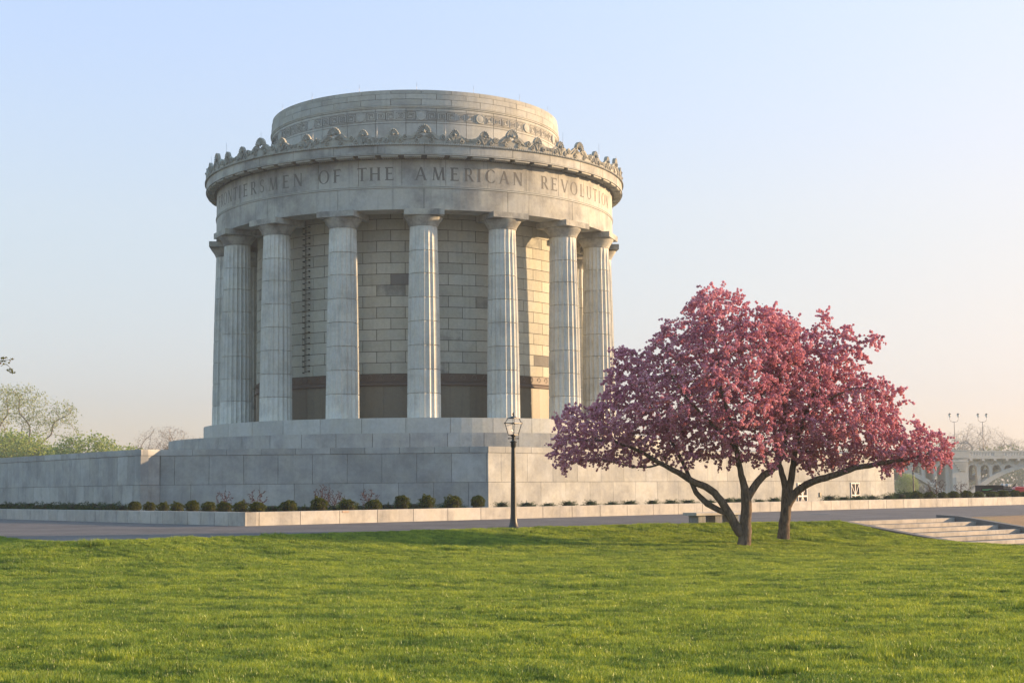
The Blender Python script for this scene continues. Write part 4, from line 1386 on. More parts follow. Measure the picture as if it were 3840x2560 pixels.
for i, px in enumerate(SJ):
    s = 1.12 + .10 * sin(i * 2.3) + (.25 if i > 14 else 0)
    place(JV, i, px, 1.2, s * (1.0 if i < 8 else 1.1), s * (1.0 + .12 * cos(i * 1.7)), '%s low spiky juniper from the left before the sunlit wing wall' % ORD[i], 'shrub', 'low junipers before the sunlit wall')
# looser junipers behind the globes
for i, (px, back, s, sz, sd_) in enumerate([(1022, 2.0, 1.9, 1.35, 'R'), (1140, 1.9, 1.6, 1.15, 'R'), (1253, 2.2, 1.3, 1.2, 'R'), (1352, 1.8, 1.2, 1.1, 'R'), (1452, 2.0, 1.7, 1.3, 'R'), (1552, 2.0, 1.7, 1.3, 'R'), (1690, 1.6, 2.0, 1.1, 'R')]):
    o = copy_tree(JV[i % 3]); q = kerb_pt(px, back, sd_); o.location = (q.x, q.y, .395); o.scale = (s, s, sz)
    o.rotation_euler = (0, 0, i * 1.1)
    tag(o, '%s soft grey-green juniper from the left, behind the round boxwoods' % ORD[i], 'shrub', 'loose junipers behind the round boxwoods')
for i, (px, s) in enumerate([(3372, 2.2), (3402, 2.6)]):
    o = copy_tree(JV[i]); q = kerb_pt(px, 1.6 + .5 * i); o.location = (q.x, q.y, .395); o.scale = (s, s, s * .9)
    tag(o, ('broad green juniper hard against the end of the podium wall', 'taller green juniper between the podium wall end and the round boxwoods')[i], 'shrub')
# low dark juniper hedge on the left
for i in range(14):
    px = 10 + i * 34
    o = copy_tree(JV[i % 3]); q = kerb_pt(px, .95 + .25 * (i % 2), 'L'); o.location = (q.x, q.y, .395)
    s = 1.9 + .3 * sin(i * 1.9); o.scale = (s * .9, s * .9, 1.55 + .2 * sin(i * 2.7)); o.rotation_euler = (0, 0, i * 2.1)
    for ch_ in o.children:
        if ch_.name.startswith('foliage'):
            pass
    tag(o, '%s dark spreading juniper from the left frame edge, in the low row' % ORD[i], 'shrub', 'dark junipers beside the left wall')
# red twiggy barberries
def barberry(px, back, w, h, seed, label, side='R', dark=False):
    rng = np.random.default_rng(seed)
    q = kerb_pt(px, back, side); root = empty('barberry_shrub', (q.x, q.y, .39))
    tag(root, label, 'shrub', 'red twiggy barberries')
    att = rng.uniform(-1, 1, (240, 3)); att = att[(att ** 2).sum(1) < 1] * np.array([w / 2, w / 2, h * .5]) + np.array([0, 0, h * .62])
    P, par = grow([((0, 0, 0), -1), ((0.02, 0, .08), 0), ((.0, .02, .16), 1)], att, .06, .6, .09, 60, rng, 0, .35)
    r, ch = tree_radii(P, par, .0045, 2.4)
    wood_mesh('twigs', P, par, r, ch, MAT['redtwig'], root, 6, 4, .01)
    k = rng.choice(len(P), min(len(P) * 2, 900))
    scatter('foliage', leaf_v, leaf_f, P[k] + rng.normal(0, .012, (len(k), 3)), rng.uniform(.03, .05, len(k)), RED, root, rng)
MAT['redtwig'] = plain('red_twig', (0.06, 0.022, 0.02), 0.8)
barberry(842, 2.2, .75, .78, 31, 'red bare-twigged barberry behind the boxwoods, leftmost one', 'L')
barberry(962, 2.2, 1.0, .80, 32, 'wide red bare-twigged barberry behind the boxwoods, second from the left', 'R')
barberry(1212, 2.1, .85, .95, 33, 'taller red barberry rising behind the boxwood at the middle left', 'R')
barberry(1255, 2.3, .85, .75, 34, 'smaller red barberry close to the right of the tall one', 'R')
barberry(1385, 2.1, .95, .80, 35, 'dense red barberry behind the boxwoods, nearest to the wall corner', 'R')
barberry(3505, 2.2, 1.6, 1.15, 36, 'wide purple barberry behind the dark boxwoods before the bridge', 'R')
barberry(3604, 2.4, 1.2, .95, 37, 'small purple barberry before the bridge pier', 'R')
# ------------------------------------------------------------------ things parked behind the bed
BLK = plain('black_paint', (0.010, 0.010, 0.012), 0.7, 0, .15)
GRNP = plain('green_paint', (0.05, 0.30, 0.10), 0.4)
SIL = plain('silver_metal', (0.30, 0.31, 0.31), 0.45, 0.6)
REDP = plain('red_paint', (0.55, 0.03, 0.035), 0.3, 0, .5)
RUB = plain('rubber', (0.02, 0.02, 0.02), 0.8)
YB = 118.0
def bx(px, z, Y=YB):
    v = at(px, 1800, Y); return v.x
x0 = bx(3669, 0)
root = empty('flatbed_trailer', (x0, YB, 0))
tag(root, 'low black trailer body with a green stripe carrying two silver drums', 'trailer')
mb = MB()
pr = [(0, .55), (0, 1.17), (.12, 1.18), (1.0, 1.14), (1.02, 1.18), (1.75, 1.16), (1.75, .92), (2.4, .88), (2.5, .74), (2.5, .62), (.4, .5)]
n = len(pr); vs = [(a, -.5, b) for a, b in pr] + [(a, .9, b) for a, b in pr]
mb.add(vs, [tuple(range(n)), tuple(range(2 * n - 1, n - 1, -1))] + [(i, (i + 1) % n, n + (i + 1) % n, n + i) for i in range(n)])
mb.build('body', BLK, root)
mb = MB(); pr = [(.12, .80), (.5, .78), (.95, .92), (.5, .87), (.12, .87)]
mb.add([(a, -.506, b) for a, b in pr] + [(a, -.49, b) for a, b in pr], [(0, 1, 2, 3, 4), (9, 8, 7, 6, 5)] + [(i, (i + 1) % 5, 5 + (i + 1) % 5, 5 + i) for i in range(5)])
mb.build('green_stripe', GRNP, root)
mb = MB(); mb.box((1.9, -.52, .80), (1.2, .04, .03)); mb.box((1.0, -.52, .74), (.5, .04, .03)); mb.build('chrome_rail', SIL, root)
for k in range(2):
    mb = MB(); xx = 1.86 + .36 * k
    mb.lathe([(0, -.17), (.16, -.17), (.175, -.15), (.175, -.05), (.18, -.045), (.175, -.04), (.175, .15), (.16, .17), (0, .17)], 20)
    mb.v = [(xx + v[2], -.1 + v[1], 1.10 + v[0]) for v in mb.v]
    mb.build('drum', SIL, root)
for xx in (.7, 2.0):
    mb = MB(); mb.lathe([(0, -.1), (.28, -.1), (.3, -.07), (.3, .07), (.28, .1), (0, .1)], 20)
    mb.v = [(xx + v[0], -.45 + v[2], .30 + v[1]) for v in mb.v]
    mb.build('wheel', RUB, root)
x1 = bx(3795, 0)
root = empty('red_utility_cart', (x1, YB, 0))
tag(root, 'red open cart with black steering wheel behind the boxwoods at the right frame edge', 'cart')
mb = MB()
pr = [(0, .62), (.12, .98), (.2, 1.06), (.9, 1.02), (1.6, .95), (2.2, .80), (2.3, .6), (2.2, .45), (.1, .5)]
n = len(pr); vs = []
for sy, k in ((-.45, .92), (-.35, 1.0), (.35, 1.0), (.45, .92)): vs += [(a, sy, .5 + (b - .5) * k) for a, b in pr]
fs = [tuple(range(n)), tuple(range(4 * n - 1, 3 * n - 1, -1))]
for q in range(3): fs += [(q * n + i, q * n + (i + 1) % n, (q + 1) * n + (i + 1) % n, (q + 1) * n + i) for i in range(n)]
mb.add(vs, fs); mb.build('body', REDP, root)
mb = MB(); mb.box((1.1, -.46, .52), (2.2, .04, .10)); mb.box((.05, 0, .7), (.14, .8, .3)); mb.build('black_trim', BLK, root)
mb = MB(); pts = []
for k in range(25):
    a = 2 * pi * k / 24
    pts.append((.20 + .13 * cos(a) * .7, .15 * sin(a), 1.18 + .12 * cos(a)))
mb.tube(pts, .018, 6); mb.tube([(.0, 0, 1.0), (.20, 0, 1.18)], .02, 6); mb.tube([(.2, -.14, 1.18), (.2, .14, 1.18)], .014, 5)
mb.build('steering_wheel', BLK, root)
for xx in (.5, 1.9):
    mb = MB(); mb.lathe([(0, -.1), (.24, -.1), (.26, -.07), (.26, .07), (.24, .1), (0, .1)], 20)
    mb.v = [(xx + v[0], -.42 + v[2], .26 + v[1]) for v in mb.v]
    mb.build('wheel', RUB, root)

# ------------------------------------------------------------------ bridge
BY = 300.0
bo = at(3573, 1822, BY)
alpha = rad(17)
br = empty('arch_bridge', (bo.x, bo.y, -0.9), alpha)
tag(br, 'pale concrete open spandrel arch bridge with balustrade beyond the crabapples', 'bridge')
DZ = 0.9
PER = 40.3; PC = 1.9; HW = PER / 2
def extr(u):
    x = abs(((u - PC + HW) % PER) - HW)        # distance from pier centre
    q = (HW - x) / (HW - 4.1)
    return 5.6 - 4.6 * max(0, q) ** 2.4 if True else 0
def intr(u):
    x = abs(((u - PC + HW) % PER) - HW)
    q = max(0, (HW - x)) / (HW - 4.3)
    return 5.0 - 5.0 * q ** 2.25
OPW, OPS, OP0 = 2.0, 2.72, 2.55
def open_top(u):
    x = abs(((u - PC + HW) % PER) - HW)
    k = int((x - OP0) // OPS)
    if k < 0 or k > 3: return None
    c = OP0 + OPS * k + OPW / 2
    dx = abs(x - c)
    if dx > OPW / 2: return None
    return 4.35 + sqrt(max(0, (OPW / 2) ** 2 - dx * dx)) * .95
def strip(mb, u0, u1, du, fb, ft, y0, y1):
    n = int((u1 - u0) / du); run = []
    def flush(run):
        if len(run) < 2: return
        vs = []
        for u, b, t in run: vs += [(u, y0, b), (u, y0, t), (u, y1, t), (u, y1, b)]
        fs = []
        for i in range(len(run) - 1):
            a = i * 4; c = a + 4
            for q in range(4): fs.append((a + q, c + q, c + (q + 1) % 4, a + (q + 1) % 4))
        e = (len(run) - 1) * 4
        fs += [(0, 1, 2, 3), (e + 3, e + 2, e + 1, e)]
        mb.add(vs, fs)
    for i in range(n + 1):
        u = u0 + du * i; b, t = fb(u), ft(u)
        if t - b > .03: run.append((u, b, t))
        else: flush(run); run = []
    flush(run)
UA, UB = PC - PER * 1.5, PC + PER * 2.2
for (y0, y1) in ((1.2, 1.9), (8.2, 8.9)):
    mb = MB()
    def fb(u):
        o_ = open_top(u); e = max(extr(u) - .05, -.9)
        return max(o_, e) if o_ else e
    strip(mb, UA, UB, .1, fb, lambda u: 6.46, y0, y1)
    mb.v = [(a, b, c + DZ) for a, b, c in mb.v]; mb.build('spandrel_wall', MAT['concrete'], br)
    mb = MB()
    strip(mb, UA, UB, .25, lambda u: max(intr(u), -.9), lambda u: max(extr(u), -.9), y0 - .15, y1 + .35)
    mb.v = [(a, b, c + DZ) for a, b, c in mb.v]; mb.build('arch_rib', MAT['concrete'], br)
mb = MB()
u = UA
while u < UB:
    x = abs(((u - PC + HW) % PER) - HW)
    if x > 6 and intr(u) > 0: mb.box((u, 5, extr(u) - .35 + DZ), (.4, 6.4, .5))
    u += 2.72
mb.build('cross_beams', MAT['concrete'], br)
mb = MB(); mb.box(((UA + UB) / 2, 5.1, 6.55 + DZ), (UB - UA, 9.6, .3)); mb.box(((UA + UB) / 2, 0.42, 6.72 + DZ), (UB - UA, .5, .5))
mb.build('deck', MAT['concrete'], br)
for yy in (.35, 9.7):
    mb = MB()
    mb.box(((UA + UB) / 2, yy, 7.92 + DZ), (UB - UA, .42, .30))
    mb.box(((UA + UB) / 2, yy, 7.02 + DZ), (UB - UA, .34, .16))
    u = UA
    while u < UB:
        xm = (u - 1.9) % 9.2
        if xm > 7.9 or xm < .9: mb.box((u, yy, 7.4 + DZ), (.66, .36, .8))
        else: mb.box((u, yy, 7.4 + DZ), (.36, .28, .8))
        u += .66
    mb.build('balustrade', MAT['concrete'], br)
mb = MB(); u = UA + .4
k = 0
while u < UB:
    pr = [(-.0, 6.46), (-.0, 6.05), (.25, 6.0), (.9, 5.55), (1.25, 5.3), (1.25, 6.46)]
    n = 6; w = .28
    mb.add([(u - w, a + .05, b + DZ) for a, b in pr] + [(u + w, a + .05, b + DZ) for a, b in pr], [tuple(range(n)), tuple(range(2 * n - 1, n - 1, -1))] + [(i, (i + 1) % n, n + (i + 1) % n, n + i) for i in range(n)])
    u += OPS
mb.build('bracket_row', MAT['concrete'], br)
for k in (-1, 0, 1, 2):
    c = PC + PER * k
    mb = MB()
    mb.box((c, 5.05, 3.3 + DZ - .9), (3.6, 9.9, 8.2))
    mb.box((c + .15, .06, 1.5 + DZ - .8), (2.5, .12, 4.3))
    for j in range(5): mb.box((c + .1 * j, -.02, 5.95 - .42 * j + DZ - .0), (3.4 - .45 * j, .3, .26))
    mb.box((c, .28, 7.35 + DZ), (3.9, .75, 1.5)); mb.box((c, .28, 8.14 + DZ), (4.1, .9, .14))
    mb.build('pier', MAT['concrete'], br)
# bridge lamps
GLOBE = plain('white_globe', (0.7, 0.7, 0.68), 0.3)
def make_blamp():
    r = empty('bridge_lamp', (0, 0, 0))
    mb = MB(); mb.lathe([(0, 0), (.16, 0), (.12, .4), (.07, .8), (.05, 5.7), (.0, 5.72)], 10)
    pts = [(-.95 * 1, 0, 6.55), (-.95, 0, 6.1), (-.75, 0, 5.75), (-.3, 0, 5.62), (.3, 0, 5.62), (.75, 0, 5.75), (.95, 0, 6.1), (.95, 0, 6.55)]
    mb.tube(pts, .035, 6)
    mb.build('pole', MAT['iron'], r)
    for s in (-1, 1):
        mb = MB(); mb.lathe([(0, 6.5), (.10, 6.55), (.20, 6.75), (.26, 6.95), (.25, 7.05), (.0, 7.07)], 12, (s * .95, 0, 0)); gl = mb.build('lamp_globe', GLOBE, r)
        mb = MB(); mb.lathe([(.29, 7.05), (.24, 7.15), (.10, 7.28), (.03, 7.33), (.02, 7.42), (0, 7.45)], 12, (s * .95, 0, 0)); mb.build('lamp_cap', MAT['iron'], gl)
    return r
bl0 = make_blamp()
for i, u in enumerate((1.05, 7.45)):
    o = bl0 if i == 0 else copy_tree(bl0)
    o.location = (bo.x + u * cos(alpha) - .35 * sin(alpha), bo.y + u * sin(alpha) + .35 * cos(alpha), 8.08)
    o.rotation_euler = (0, 0, alpha)
    tag(o, ('twin-headed bridge lamp above the pier, left of the pair', 'twin-headed bridge lamp over the balustrade, right of the pair')[i], 'street lamp', 'twin lamps on the bridge')

# ------------------------------------------------------------------ far trees
FL1 = leafy('fresh_leaf', [(0.18, 0.22, 0.08), (0.27, 0.31, 0.12), (0.36, 0.38, 0.17)], 0.4, nscale=.4)
FL2 = leafy('spring_green_leaf', [(0.16, 0.22, 0.06), (0.24, 0.31, 0.09), (0.34, 0.38, 0.13)], 0.4, nscale=.5)
FL3 = leafy('grey_bud', [(0.16, 0.14, 0.12), (0.22, 0.19, 0.15)], 0.2, nscale=.5)
def far_tree(name, blobs, natt, trunk, seed, leafmat, nleaf, lsize, tip=.018, step=.55, kill=.8, gap=-.4, spread=.35, minr=0.0, jit=.12):
    rng = np.random.default_rng(seed); root = empty(name, (0, 0, 0)); att = []
    tot = sum(b[3] * b[4] * b[5] for b in blobs)
    for (x, y, z, a, b_, c) in blobs:
        k = int(natt * a * b_ * c / tot); q = rng.normal(size=(k, 3)); q /= np.linalg.norm(q, axis=1)[:, None]; q *= rng.random(k)[:, None] ** (1 / 2.4)
        att.append(q * np.array([a, b_, c]) + np.array([x, y, z]))
    att = np.concatenate(att)
    g = np.sin(att[:, 0] * 1.3 + seed) * np.sin(att[:, 1] * 1.2 + 1) * np.sin(att[:, 2] * 1.5 + 2)
    att = att[g > gap]
    seeds = []
    for li, L_ in enumerate(trunk):
        pts = np.array(L_, float); seg = np.linalg.norm(np.diff(pts, axis=0), axis=1); t = np.concatenate([[0], np.cumsum(seg)]); m = max(2, int(t[-1] / step))
        tt = np.linspace(0, t[-1], m); q = np.stack([np.interp(tt, t, pts[:, k]) for k in range(3)], 1)
        if seeds:
            A = np.array([s[0] for s in seeds]); pr_ = int(((A - q[0]) ** 2).sum(1).argmin()); st_ = 1
        else: pr_ = -1; st_ = 0
        for j in range(st_, m):
            wv = np.array([.32 * sin(j * .9 + li * 2 + seed), .25 * cos(j * .7 + li), .12 * sin(j * 1.3)]) * min(1, j / 4) * (1 if li else .3)
            seeds.append((q[j] + wv, pr_)); pr_ = len(seeds) - 1
    P, par = grow(seeds, att, step, 4.5, kill, 90, rng, 0, jit)
    r, ch = tree_radii(P, par, tip, 2.2)
    wood_mesh('trunk', P, par, r, ch, MAT['farbark'], root, 7, 3, .05)
    th = np.nonzero(r < tip * 3)[0]
    k = rng.choice(th, nleaf)
    lp = P[k] + rng.normal(0, spread, (nleaf, 3))
    scatter('crown', leaf_v, leaf_f, lp, rng.uniform(.7, 1.4, nleaf) * lsize, leafmat, root, rng)
    return root
GZF = -0.9
# tall cottonwood, spreading limbs
cw = far_tree('cottonwood_tree', [(-1.5, 0, 13.5, 3.0, 3, 2.8), (3.2, 0, 11.8, 2.6, 2.6, 2.4), (.3, 0, 11.5, 2.2, 3, 2.2), (4.6, 0, 9.6, 1.2, 1.5, 1.0), (-3.2, 0, 7.0, 2.4, 2.4, 1.8), (3.6, 0, 5.8, 2.8, 2.5, 1.4)], 2100,
              [[(0, 0, 0), (.1, 0, 3), (0, 0, 5.5)], [(.0, 0, 5), (-.4, 0, 8), (-1.6, 0, 12), (-3, 0, 15)], [(0, 0, 5.2), (.8, 0, 8.5), (2.2, .3, 10.5), (4.0, .3, 12.4)], [(0, 0, 4.5), (-1.2, 0, 7), (-1.8, .4, 11)], [(0, 0, 4.2), (2.2, 0, 5.6), (4, 0, 5.6)], [(0, 0, 3.6), (-2, 0, 5.6), (-3.5, 0, 7.2)]], 41, FL1, 5000, .20)
def setf(o, px, Y, s, rz=0.0, sx=None):
    q = at(px, 1800, Y); o.location = (q.x, q.y, GZF); o.scale = (sx or s, s, s); o.rotation_euler = (0, 0, rz)
setf(cw, 131, 225, 1.13); tag(cw, 'tall sparse cottonwood with spreading bare limbs beyond the left wall', 'tree', 'hazy trees beyond the left wall')
c2 = copy_tree(cw); setf(c2, -22, 232, 1.16, 2.6); tag(c2, 'sparse cottonwood cut by the left frame edge', 'tree', 'hazy trees beyond the left wall')
bush = far_tree('leafy_tree', [(0, 0, 4.6, 3.6, 3.2, 3.4), (1.8, 0, 4.2, 2.6, 2.4, 2.4), (-2.0, 0, 4.0, 2.4, 2.4, 2.4)], 1500,
                [[(0, 0, 0), (0, 0, 2)], [(0, 0, 1.0), (1.5, 0, 4)], [(0, 0, 1.2), (-1.4, .3, 4)]], 52, FL2, 8500, .24, gap=-.6)
bare = far_tree('bare_tree', [(0, 0, 7.2, 3.6, 3, 3.8), (-2.4, 0, 6, 2.0, 2, 2.6), (2.4, 0, 6.2, 2, 2, 2.6)], 2300,
                [[(0, 0, 0), (0, 0, 3)], [(0, 0, 2), (1.0, 0, 5.5), (1.8, 0, 8)], [(0, 0, 2.2), (-1.2, .3, 5.5), (-2, 0, 8)]], 63, FL3, 2500, .12, tip=.013, step=.4, kill=.5, gap=-.7, jit=.06)
first = True
BL = [(322, 205, 1.06, 1.18, 'bushy yellow-green tree, left of the two round ones above the wall'), (470, 215, .92, 1.1, 'lower yellow-green tree, right of the two round ones above the wall'),
      (215, 212, .90, 1.0, 'low green tree between the cottonwood and the round bushy tree'), (60, 208, 1.12, 1.2, 'low leafy tree in front of the cottonwoods at the left edge'), (150, 216, .95, 1.1, 'low leafy tree under the right side of the tall cottonwood'), (3, 240, 1.25, 1.2, 'dim leafy tree at the foot of the edge cottonwood')]
for i, (px, Y, s, sx, lb) in enumerate(BL):
    o = bush if i == 0 else copy_tree(bush)
    setf(o, px, Y, s * 1.22, i * 1.3, s * sx * 1.15); tag(o, lb, 'tree', 'hazy trees beyond the left wall')
BR = [(590, 250, 1.0, 'bare grey tree beyond the wall, left of the bare group'), (650, 258, 1.03, 'bare pale tree beyond the wall, middle of the bare group'), (712, 272, .92, 'bare pale tree just left of the memorial plinth'), (540, 256, .72, 'small thin bare tree beside the yellow-green tree'), (775, 300, .85, 'bare tree peeking beside the memorial plinth'), ]
for i, (px, Y, s, lb) in enumerate(BR):
    o = bare if i == 0 else copy_tree(bare)
    setf(o, px, Y, s * 1.2, i * 1.9); tag(o, lb, 'tree', 'bare hazy trees beyond the left wall')
RB = [(3500, 1.25), (3560, 1.32), (3612, 1.40), (3668, 1.5), (3722, 1.42), (3775, 1.25), (3822, 1.15), (3862, 1.0), (3440, 1.2)]
for i, (px, s) in enumerate(RB):
    o = copy_tree(bare); Y = 600 + 14 * (i % 3); setf(o, px, Y, s * 1.66, i * 2.3, s * 1.6)
    tag(o, 'faint bare tree beyond the bridge, %s of the row counting from %s' % (ORD[i] if i < 8 else 'outermost', 'the left bridge lamp' if i < 8 else 'the crabapple side'), 'tree', 'bare hazy trees beyond the bridge')
# far wood as one mass
rng = np.random.default_rng(77)
pos = []
for k in range(26000):
    x = rng.uniform(60, 230); y = rng.uniform(470, 520)
    top = 10.5 + 2.2 * sin(x * .13) + 1.4 * sin(x * .37 + 1) + 1.0 * sin(x * 1.1)
    pos.append((x, y, -.9 + top * rng.random() ** .7))
for k in range(16000):
    x = rng.uniform(-230, -60); y = rng.uniform(330, 380)
    top = 7.0 + 1.6 * sin(x * .15) + 1.2 * sin(x * .4 + 1) + 1.0 * sin(x * 1.1)
    pos.append((x, y, -.9 + top * rng.random() ** .7))
FW = leafy('far_wood_leaf', [(0.10, 0.12, 0.06), (0.15, 0.17, 0.08), (0.20, 0.20, 0.10)], 0.3, nscale=.15)
o = scatter('distant_wood', leaf_v, leaf_f, np.array(pos), rng.uniform(.7, 1.5, len(pos)), FW, None, rng)
tag(o, kind='stuff', label='hazy grey-green wood along the far bank')
# pale willow thicket under the bridge
wl = copy_tree(bush); setf(wl, 3400, 262, .55, .5); tag(wl, 'pale yellow-green thicket under the bridge arch', 'tree')

# ------------------------------------------------------------------ maple at the left frame edge
rng = np.random.default_rng(5)
tip = at(44, 1385, 14.5); tip2 = at(38, 1348, 14.5)
mr = empty('maple_tree', (-8.2, 15.5, -.68))
tag(mr, 'young maple twig with bronze-green leaves reaching in at the left edge', 'tree')
ml = Vector(mr.location)
MLEAF = leafy('bronze_maple_leaf', [(0.05, 0.06, 0.015), (0.12, 0.12, 0.02), (0.22, 0.09, 0.03)], 0.4, nscale=6)
mb = MB()
mb.tube([(0, 0, 0), (.05, 0, 1.2), (0, .05, 2.2), (.1, 0, 3.4), (.15, .05, 4.6), (.1, .1, 5.6)], [.12, .09, .075, .055, .035, .012], 10)
mid = at(-60, 1370, 14.5) - ml
mb.tube([(.0, .05, 2.0), (1.0, -.3, 2.25), (2.0, -.6, mid.z - .05), tuple(mid), tuple(at(5, 1362, 14.5) - ml)], [.045, .035, .022, .012, .006], 6)
a5 = at(10, 1364, 14.5) - ml
mb.tube([tuple(a5 - Vector((.05, 0, 0))), tuple(at(20, 1350, 14.5) - ml), tuple(tip2 - ml)], [.0035, .003, .0022], 4)
mb.tube([tuple(a5), tuple(at(28, 1368, 14.5) - ml), tuple(tip - ml)], [.0035, .003, .0022], 4)
tips = [tip2 - ml, tip - ml, a5]
for k in range(16):
    a = rng.uniform(0, 2 * pi); z = rng.uniform(2.2, 5.2); l_ = rng.uniform(.7, 1.6) * (1.2 if z < 4 else .7)
    if cos(a) > .3 and z < 4.4: a += pi
    e = Vector((.1 + cos(a) * l_, sin(a) * l_, z + rng.uniform(.1, .6)))
    mb.tube([(.1, .03, z - .2), tuple((Vector((.1, .03, z - .2)) + e) / 2 + Vector((0, 0, .1))), tuple(e)], [.02, .012, .005], 5); tips.append(e)
    tips.append(e * .75 + Vector((0, 0, z * .25)))
mb.build('trunk', MAT['bark'], mr)
# five-pointed leaves
lvv = [(0, 0, 0)]
for k in range(10):
    a = pi / 2 + (k - 0) * pi / 5; q = (1.0 if k % 2 == 0 else .42) * (1.15 if k == 0 else 1)
    lvv.append((q * cos(a), q * sin(a) + .2, .08 * (k % 2)))
lvv = np.array(lvv); lff = np.array([(0, 1 + k, 1 + (k + 1) % 10) for k in range(10)])
lp = []; ls = []
for j, t in enumerate(tips):
    m = (5, 8, 14)[j] if j < 3 else 16
    sp = (.020, .022, .030)[j] if j < 3 else .14
    for k in range(m): lp.append(tuple(Vector(t) + Vector(tuple(rng.normal(0, sp, 3))))); ls.append(.019 if j < 3 else .035)
scatter('leaves', lvv, lff, np.array(lp), np.array(ls) * rng.uniform(.7, 1.3, len(lp)), MLEAF, mr, rng)

# ------------------------------------------------------------------ grass
def grass_mat():
    m, t, o = new_mat('grass_blade')
    g = t.nodes.new('ShaderNodeNewGeometry'); pos = g.outputs['Position']; rnd = g.outputs['Random Per Island']
    base = ramp(t, noise(t, mapping(t, pos, (.55, 1.0, .2)), 1.1, 6, .65), [(0.31, (0.082, 0.155, 0.034)), (0.47, (0.19, 0.272, 0.044)), (0.63, (0.295, 0.362, 0.056))])
    base = mixc(t, 1.0, base, ramp(t, noise(t, mapping(t, pos, (.7, 1.5, .3)), 3.2, 5, .7), [(.38, (.36, .46, .54)), (.50, (1, 1, 1)), (.68, (1.22, 1.15, 1.1))]), 'MULTIPLY')
    c = mixc(t, 1.0, base, ramp(t, rnd, [(0, (.38, .45, .45)), (.5, (.95, 1, 1)), (.9, (1.4, 1.35, 1.6)), (1, (1.9, 1.7, 2.2))]), 'MULTIPLY')
    d = t.nodes.new('ShaderNodeBsdfDiffuse'); L(t, c, d.inputs[0])
    tr = t.nodes.new('ShaderNodeBsdfTranslucent'); L(t, mixc(t, 1.0, c, (1.35, 1.2, .5), 'MULTIPLY'), tr.inputs[0])
    gl = t.nodes.new('ShaderNodeBsdfGlossy'); gl.inputs['Roughness'].default_value = .35; gl.inputs[0].default_value = (.9, 1, .8, 1)
    mx = t.nodes.new('ShaderNodeMixShader'); mx.inputs[0].default_value = .42
    L(t, d.outputs[0], mx.inputs[1]); L(t, tr.outputs[0], mx.inputs[2])
    m2 = t.nodes.new('ShaderNodeMixShader'); m2.inputs[0].default_value = .03
    L(t, mx.outputs[0], m2.inputs[1]); L(t, gl.outputs[0], m2.inputs[2])
    L(t, m2.outputs[0], o.inputs[0]); return m
GRASS = grass_mat()
gcol = bpy.data.collections.new('grass_tiles')
def tile(seed, n, size, hmul, width):
    rng = np.random.default_rng(seed)
    x = rng.uniform(-size / 2, size / 2, n); y = rng.uniform(-size / 2, size / 2, n)
    cl = .5 + .5 * np.sin(x * 21 + seed) * np.sin(y * 17 + seed * 2)
    h = (rng.uniform(.022, .048, n) + .022 * cl) * hmul
    a = rng.uniform(0, 2 * pi, n); w = width * rng.uniform(.6, 1.2, n)
    le = rng.uniform(.1, .8, n) * h; la = a + rng.normal(0, 1, n) + pi / 2
    lx, ly = np.cos(la) * le, np.sin(la) * le
    dx, dy = np.cos(a) * w / 2, np.sin(a) * w / 2
    z0 = np.full(n, -.012)
    V = np.stack([np.stack([x - dx, y - dy, z0], 1), np.stack([x + dx, y + dy, z0], 1),
                  np.stack([x + dx * .8 + lx * .35, y + dy * .8 + ly * .35, h * .6], 1), np.stack([x - dx * .8 + lx * .35, y - dy * .8 + ly * .35, h * .6], 1),
                  np.stack([x + lx, y + ly, h], 1)], 1).reshape(-1, 3)
    b = np.arange(n) * 5
    F = np.concatenate([np.stack([b, b + 1, b + 2], 1), np.stack([b, b + 2, b + 3], 1), np.stack([b + 3, b + 2, b + 4], 1)])
    o = np_mesh('grass_tile', V, F, GRASS)
    COL.objects.unlink(o); gcol.objects.link(o)
    return o
TS = 0.6
for s in range(5): tile(100 + s, 1800, TS + .06, 1.08 + .09 * s, .0068)
# points: only where the camera or a small step aside could see
px_, py_ = [], []
step_ = TS * .94
ys = np.arange(10.5, 53, step_)
for y in ys:
    hw = y * .38 + 6.0
    xs = np.arange(-hw, hw, step_)
    px_.append(xs + (R0.random() - .5) * step_); py_.append(np.full(len(xs), y))
gxp = np.concatenate(px_); gyp = np.concatenate(py_)
rng = np.random.default_rng(9)
d_edge = np.full(len(gxp), 1e9)
for a, b in zip(EDGE[:-1], EDGE[1:]): d_edge = np.minimum(d_edge, seg_d(gxp, gyp, a, b))
lx = (gxp - SO.x) * SU.x + (gyp - SO.y) * SU.y; lv2 = (gxp - SO.x) * SV.x + (gyp - SO.y) * SV.y
ok = (~inside(gxp, gyp, PLAZA)) & (d_edge > .26) & ~((lx > -.70) & (lv2 > -.5))
gxp, gyp = gxp[ok], gyp[ok]
# extra smaller tufts right along the edges
ex, ey = [], []
for a, b in zip(EDGE[:-1], EDGE[1:]):
    L_ = hypot(b[0] - a[0], b[1] - a[1]); nn = int(L_ / .16)
    for k in range(nn):
        u = (k + rng.random()) / nn
        nxv, nyv = (b[1] - a[1]) / L_, -(b[0] - a[0]) / L_
        off = .15 + rng.random() * .2
        ex.append(a[0] + (b[0] - a[0]) * u + nxv * off); ey.append(a[1] + (b[1] - a[1]) * u + nyv * off)
for k in range(46):
    t = -.2 + k * .17
    for off in (.52, .66):
        q = SO + SV * t - SU * off; ex.append(q.x); ey.append(q.y)
ex, ey = np.array(ex), np.array(ey)
k_ = (ey < 60); ex, ey = ex[k_], ey[k_]
AX = np.concatenate([gxp, ex]); AY = np.concatenate([gyp, ey]); AZ = lawn_z(AX, AY)
scl = np.concatenate([np.full(len(gxp), 1.0), np.full(len(ex), .36)])
e_ = .15
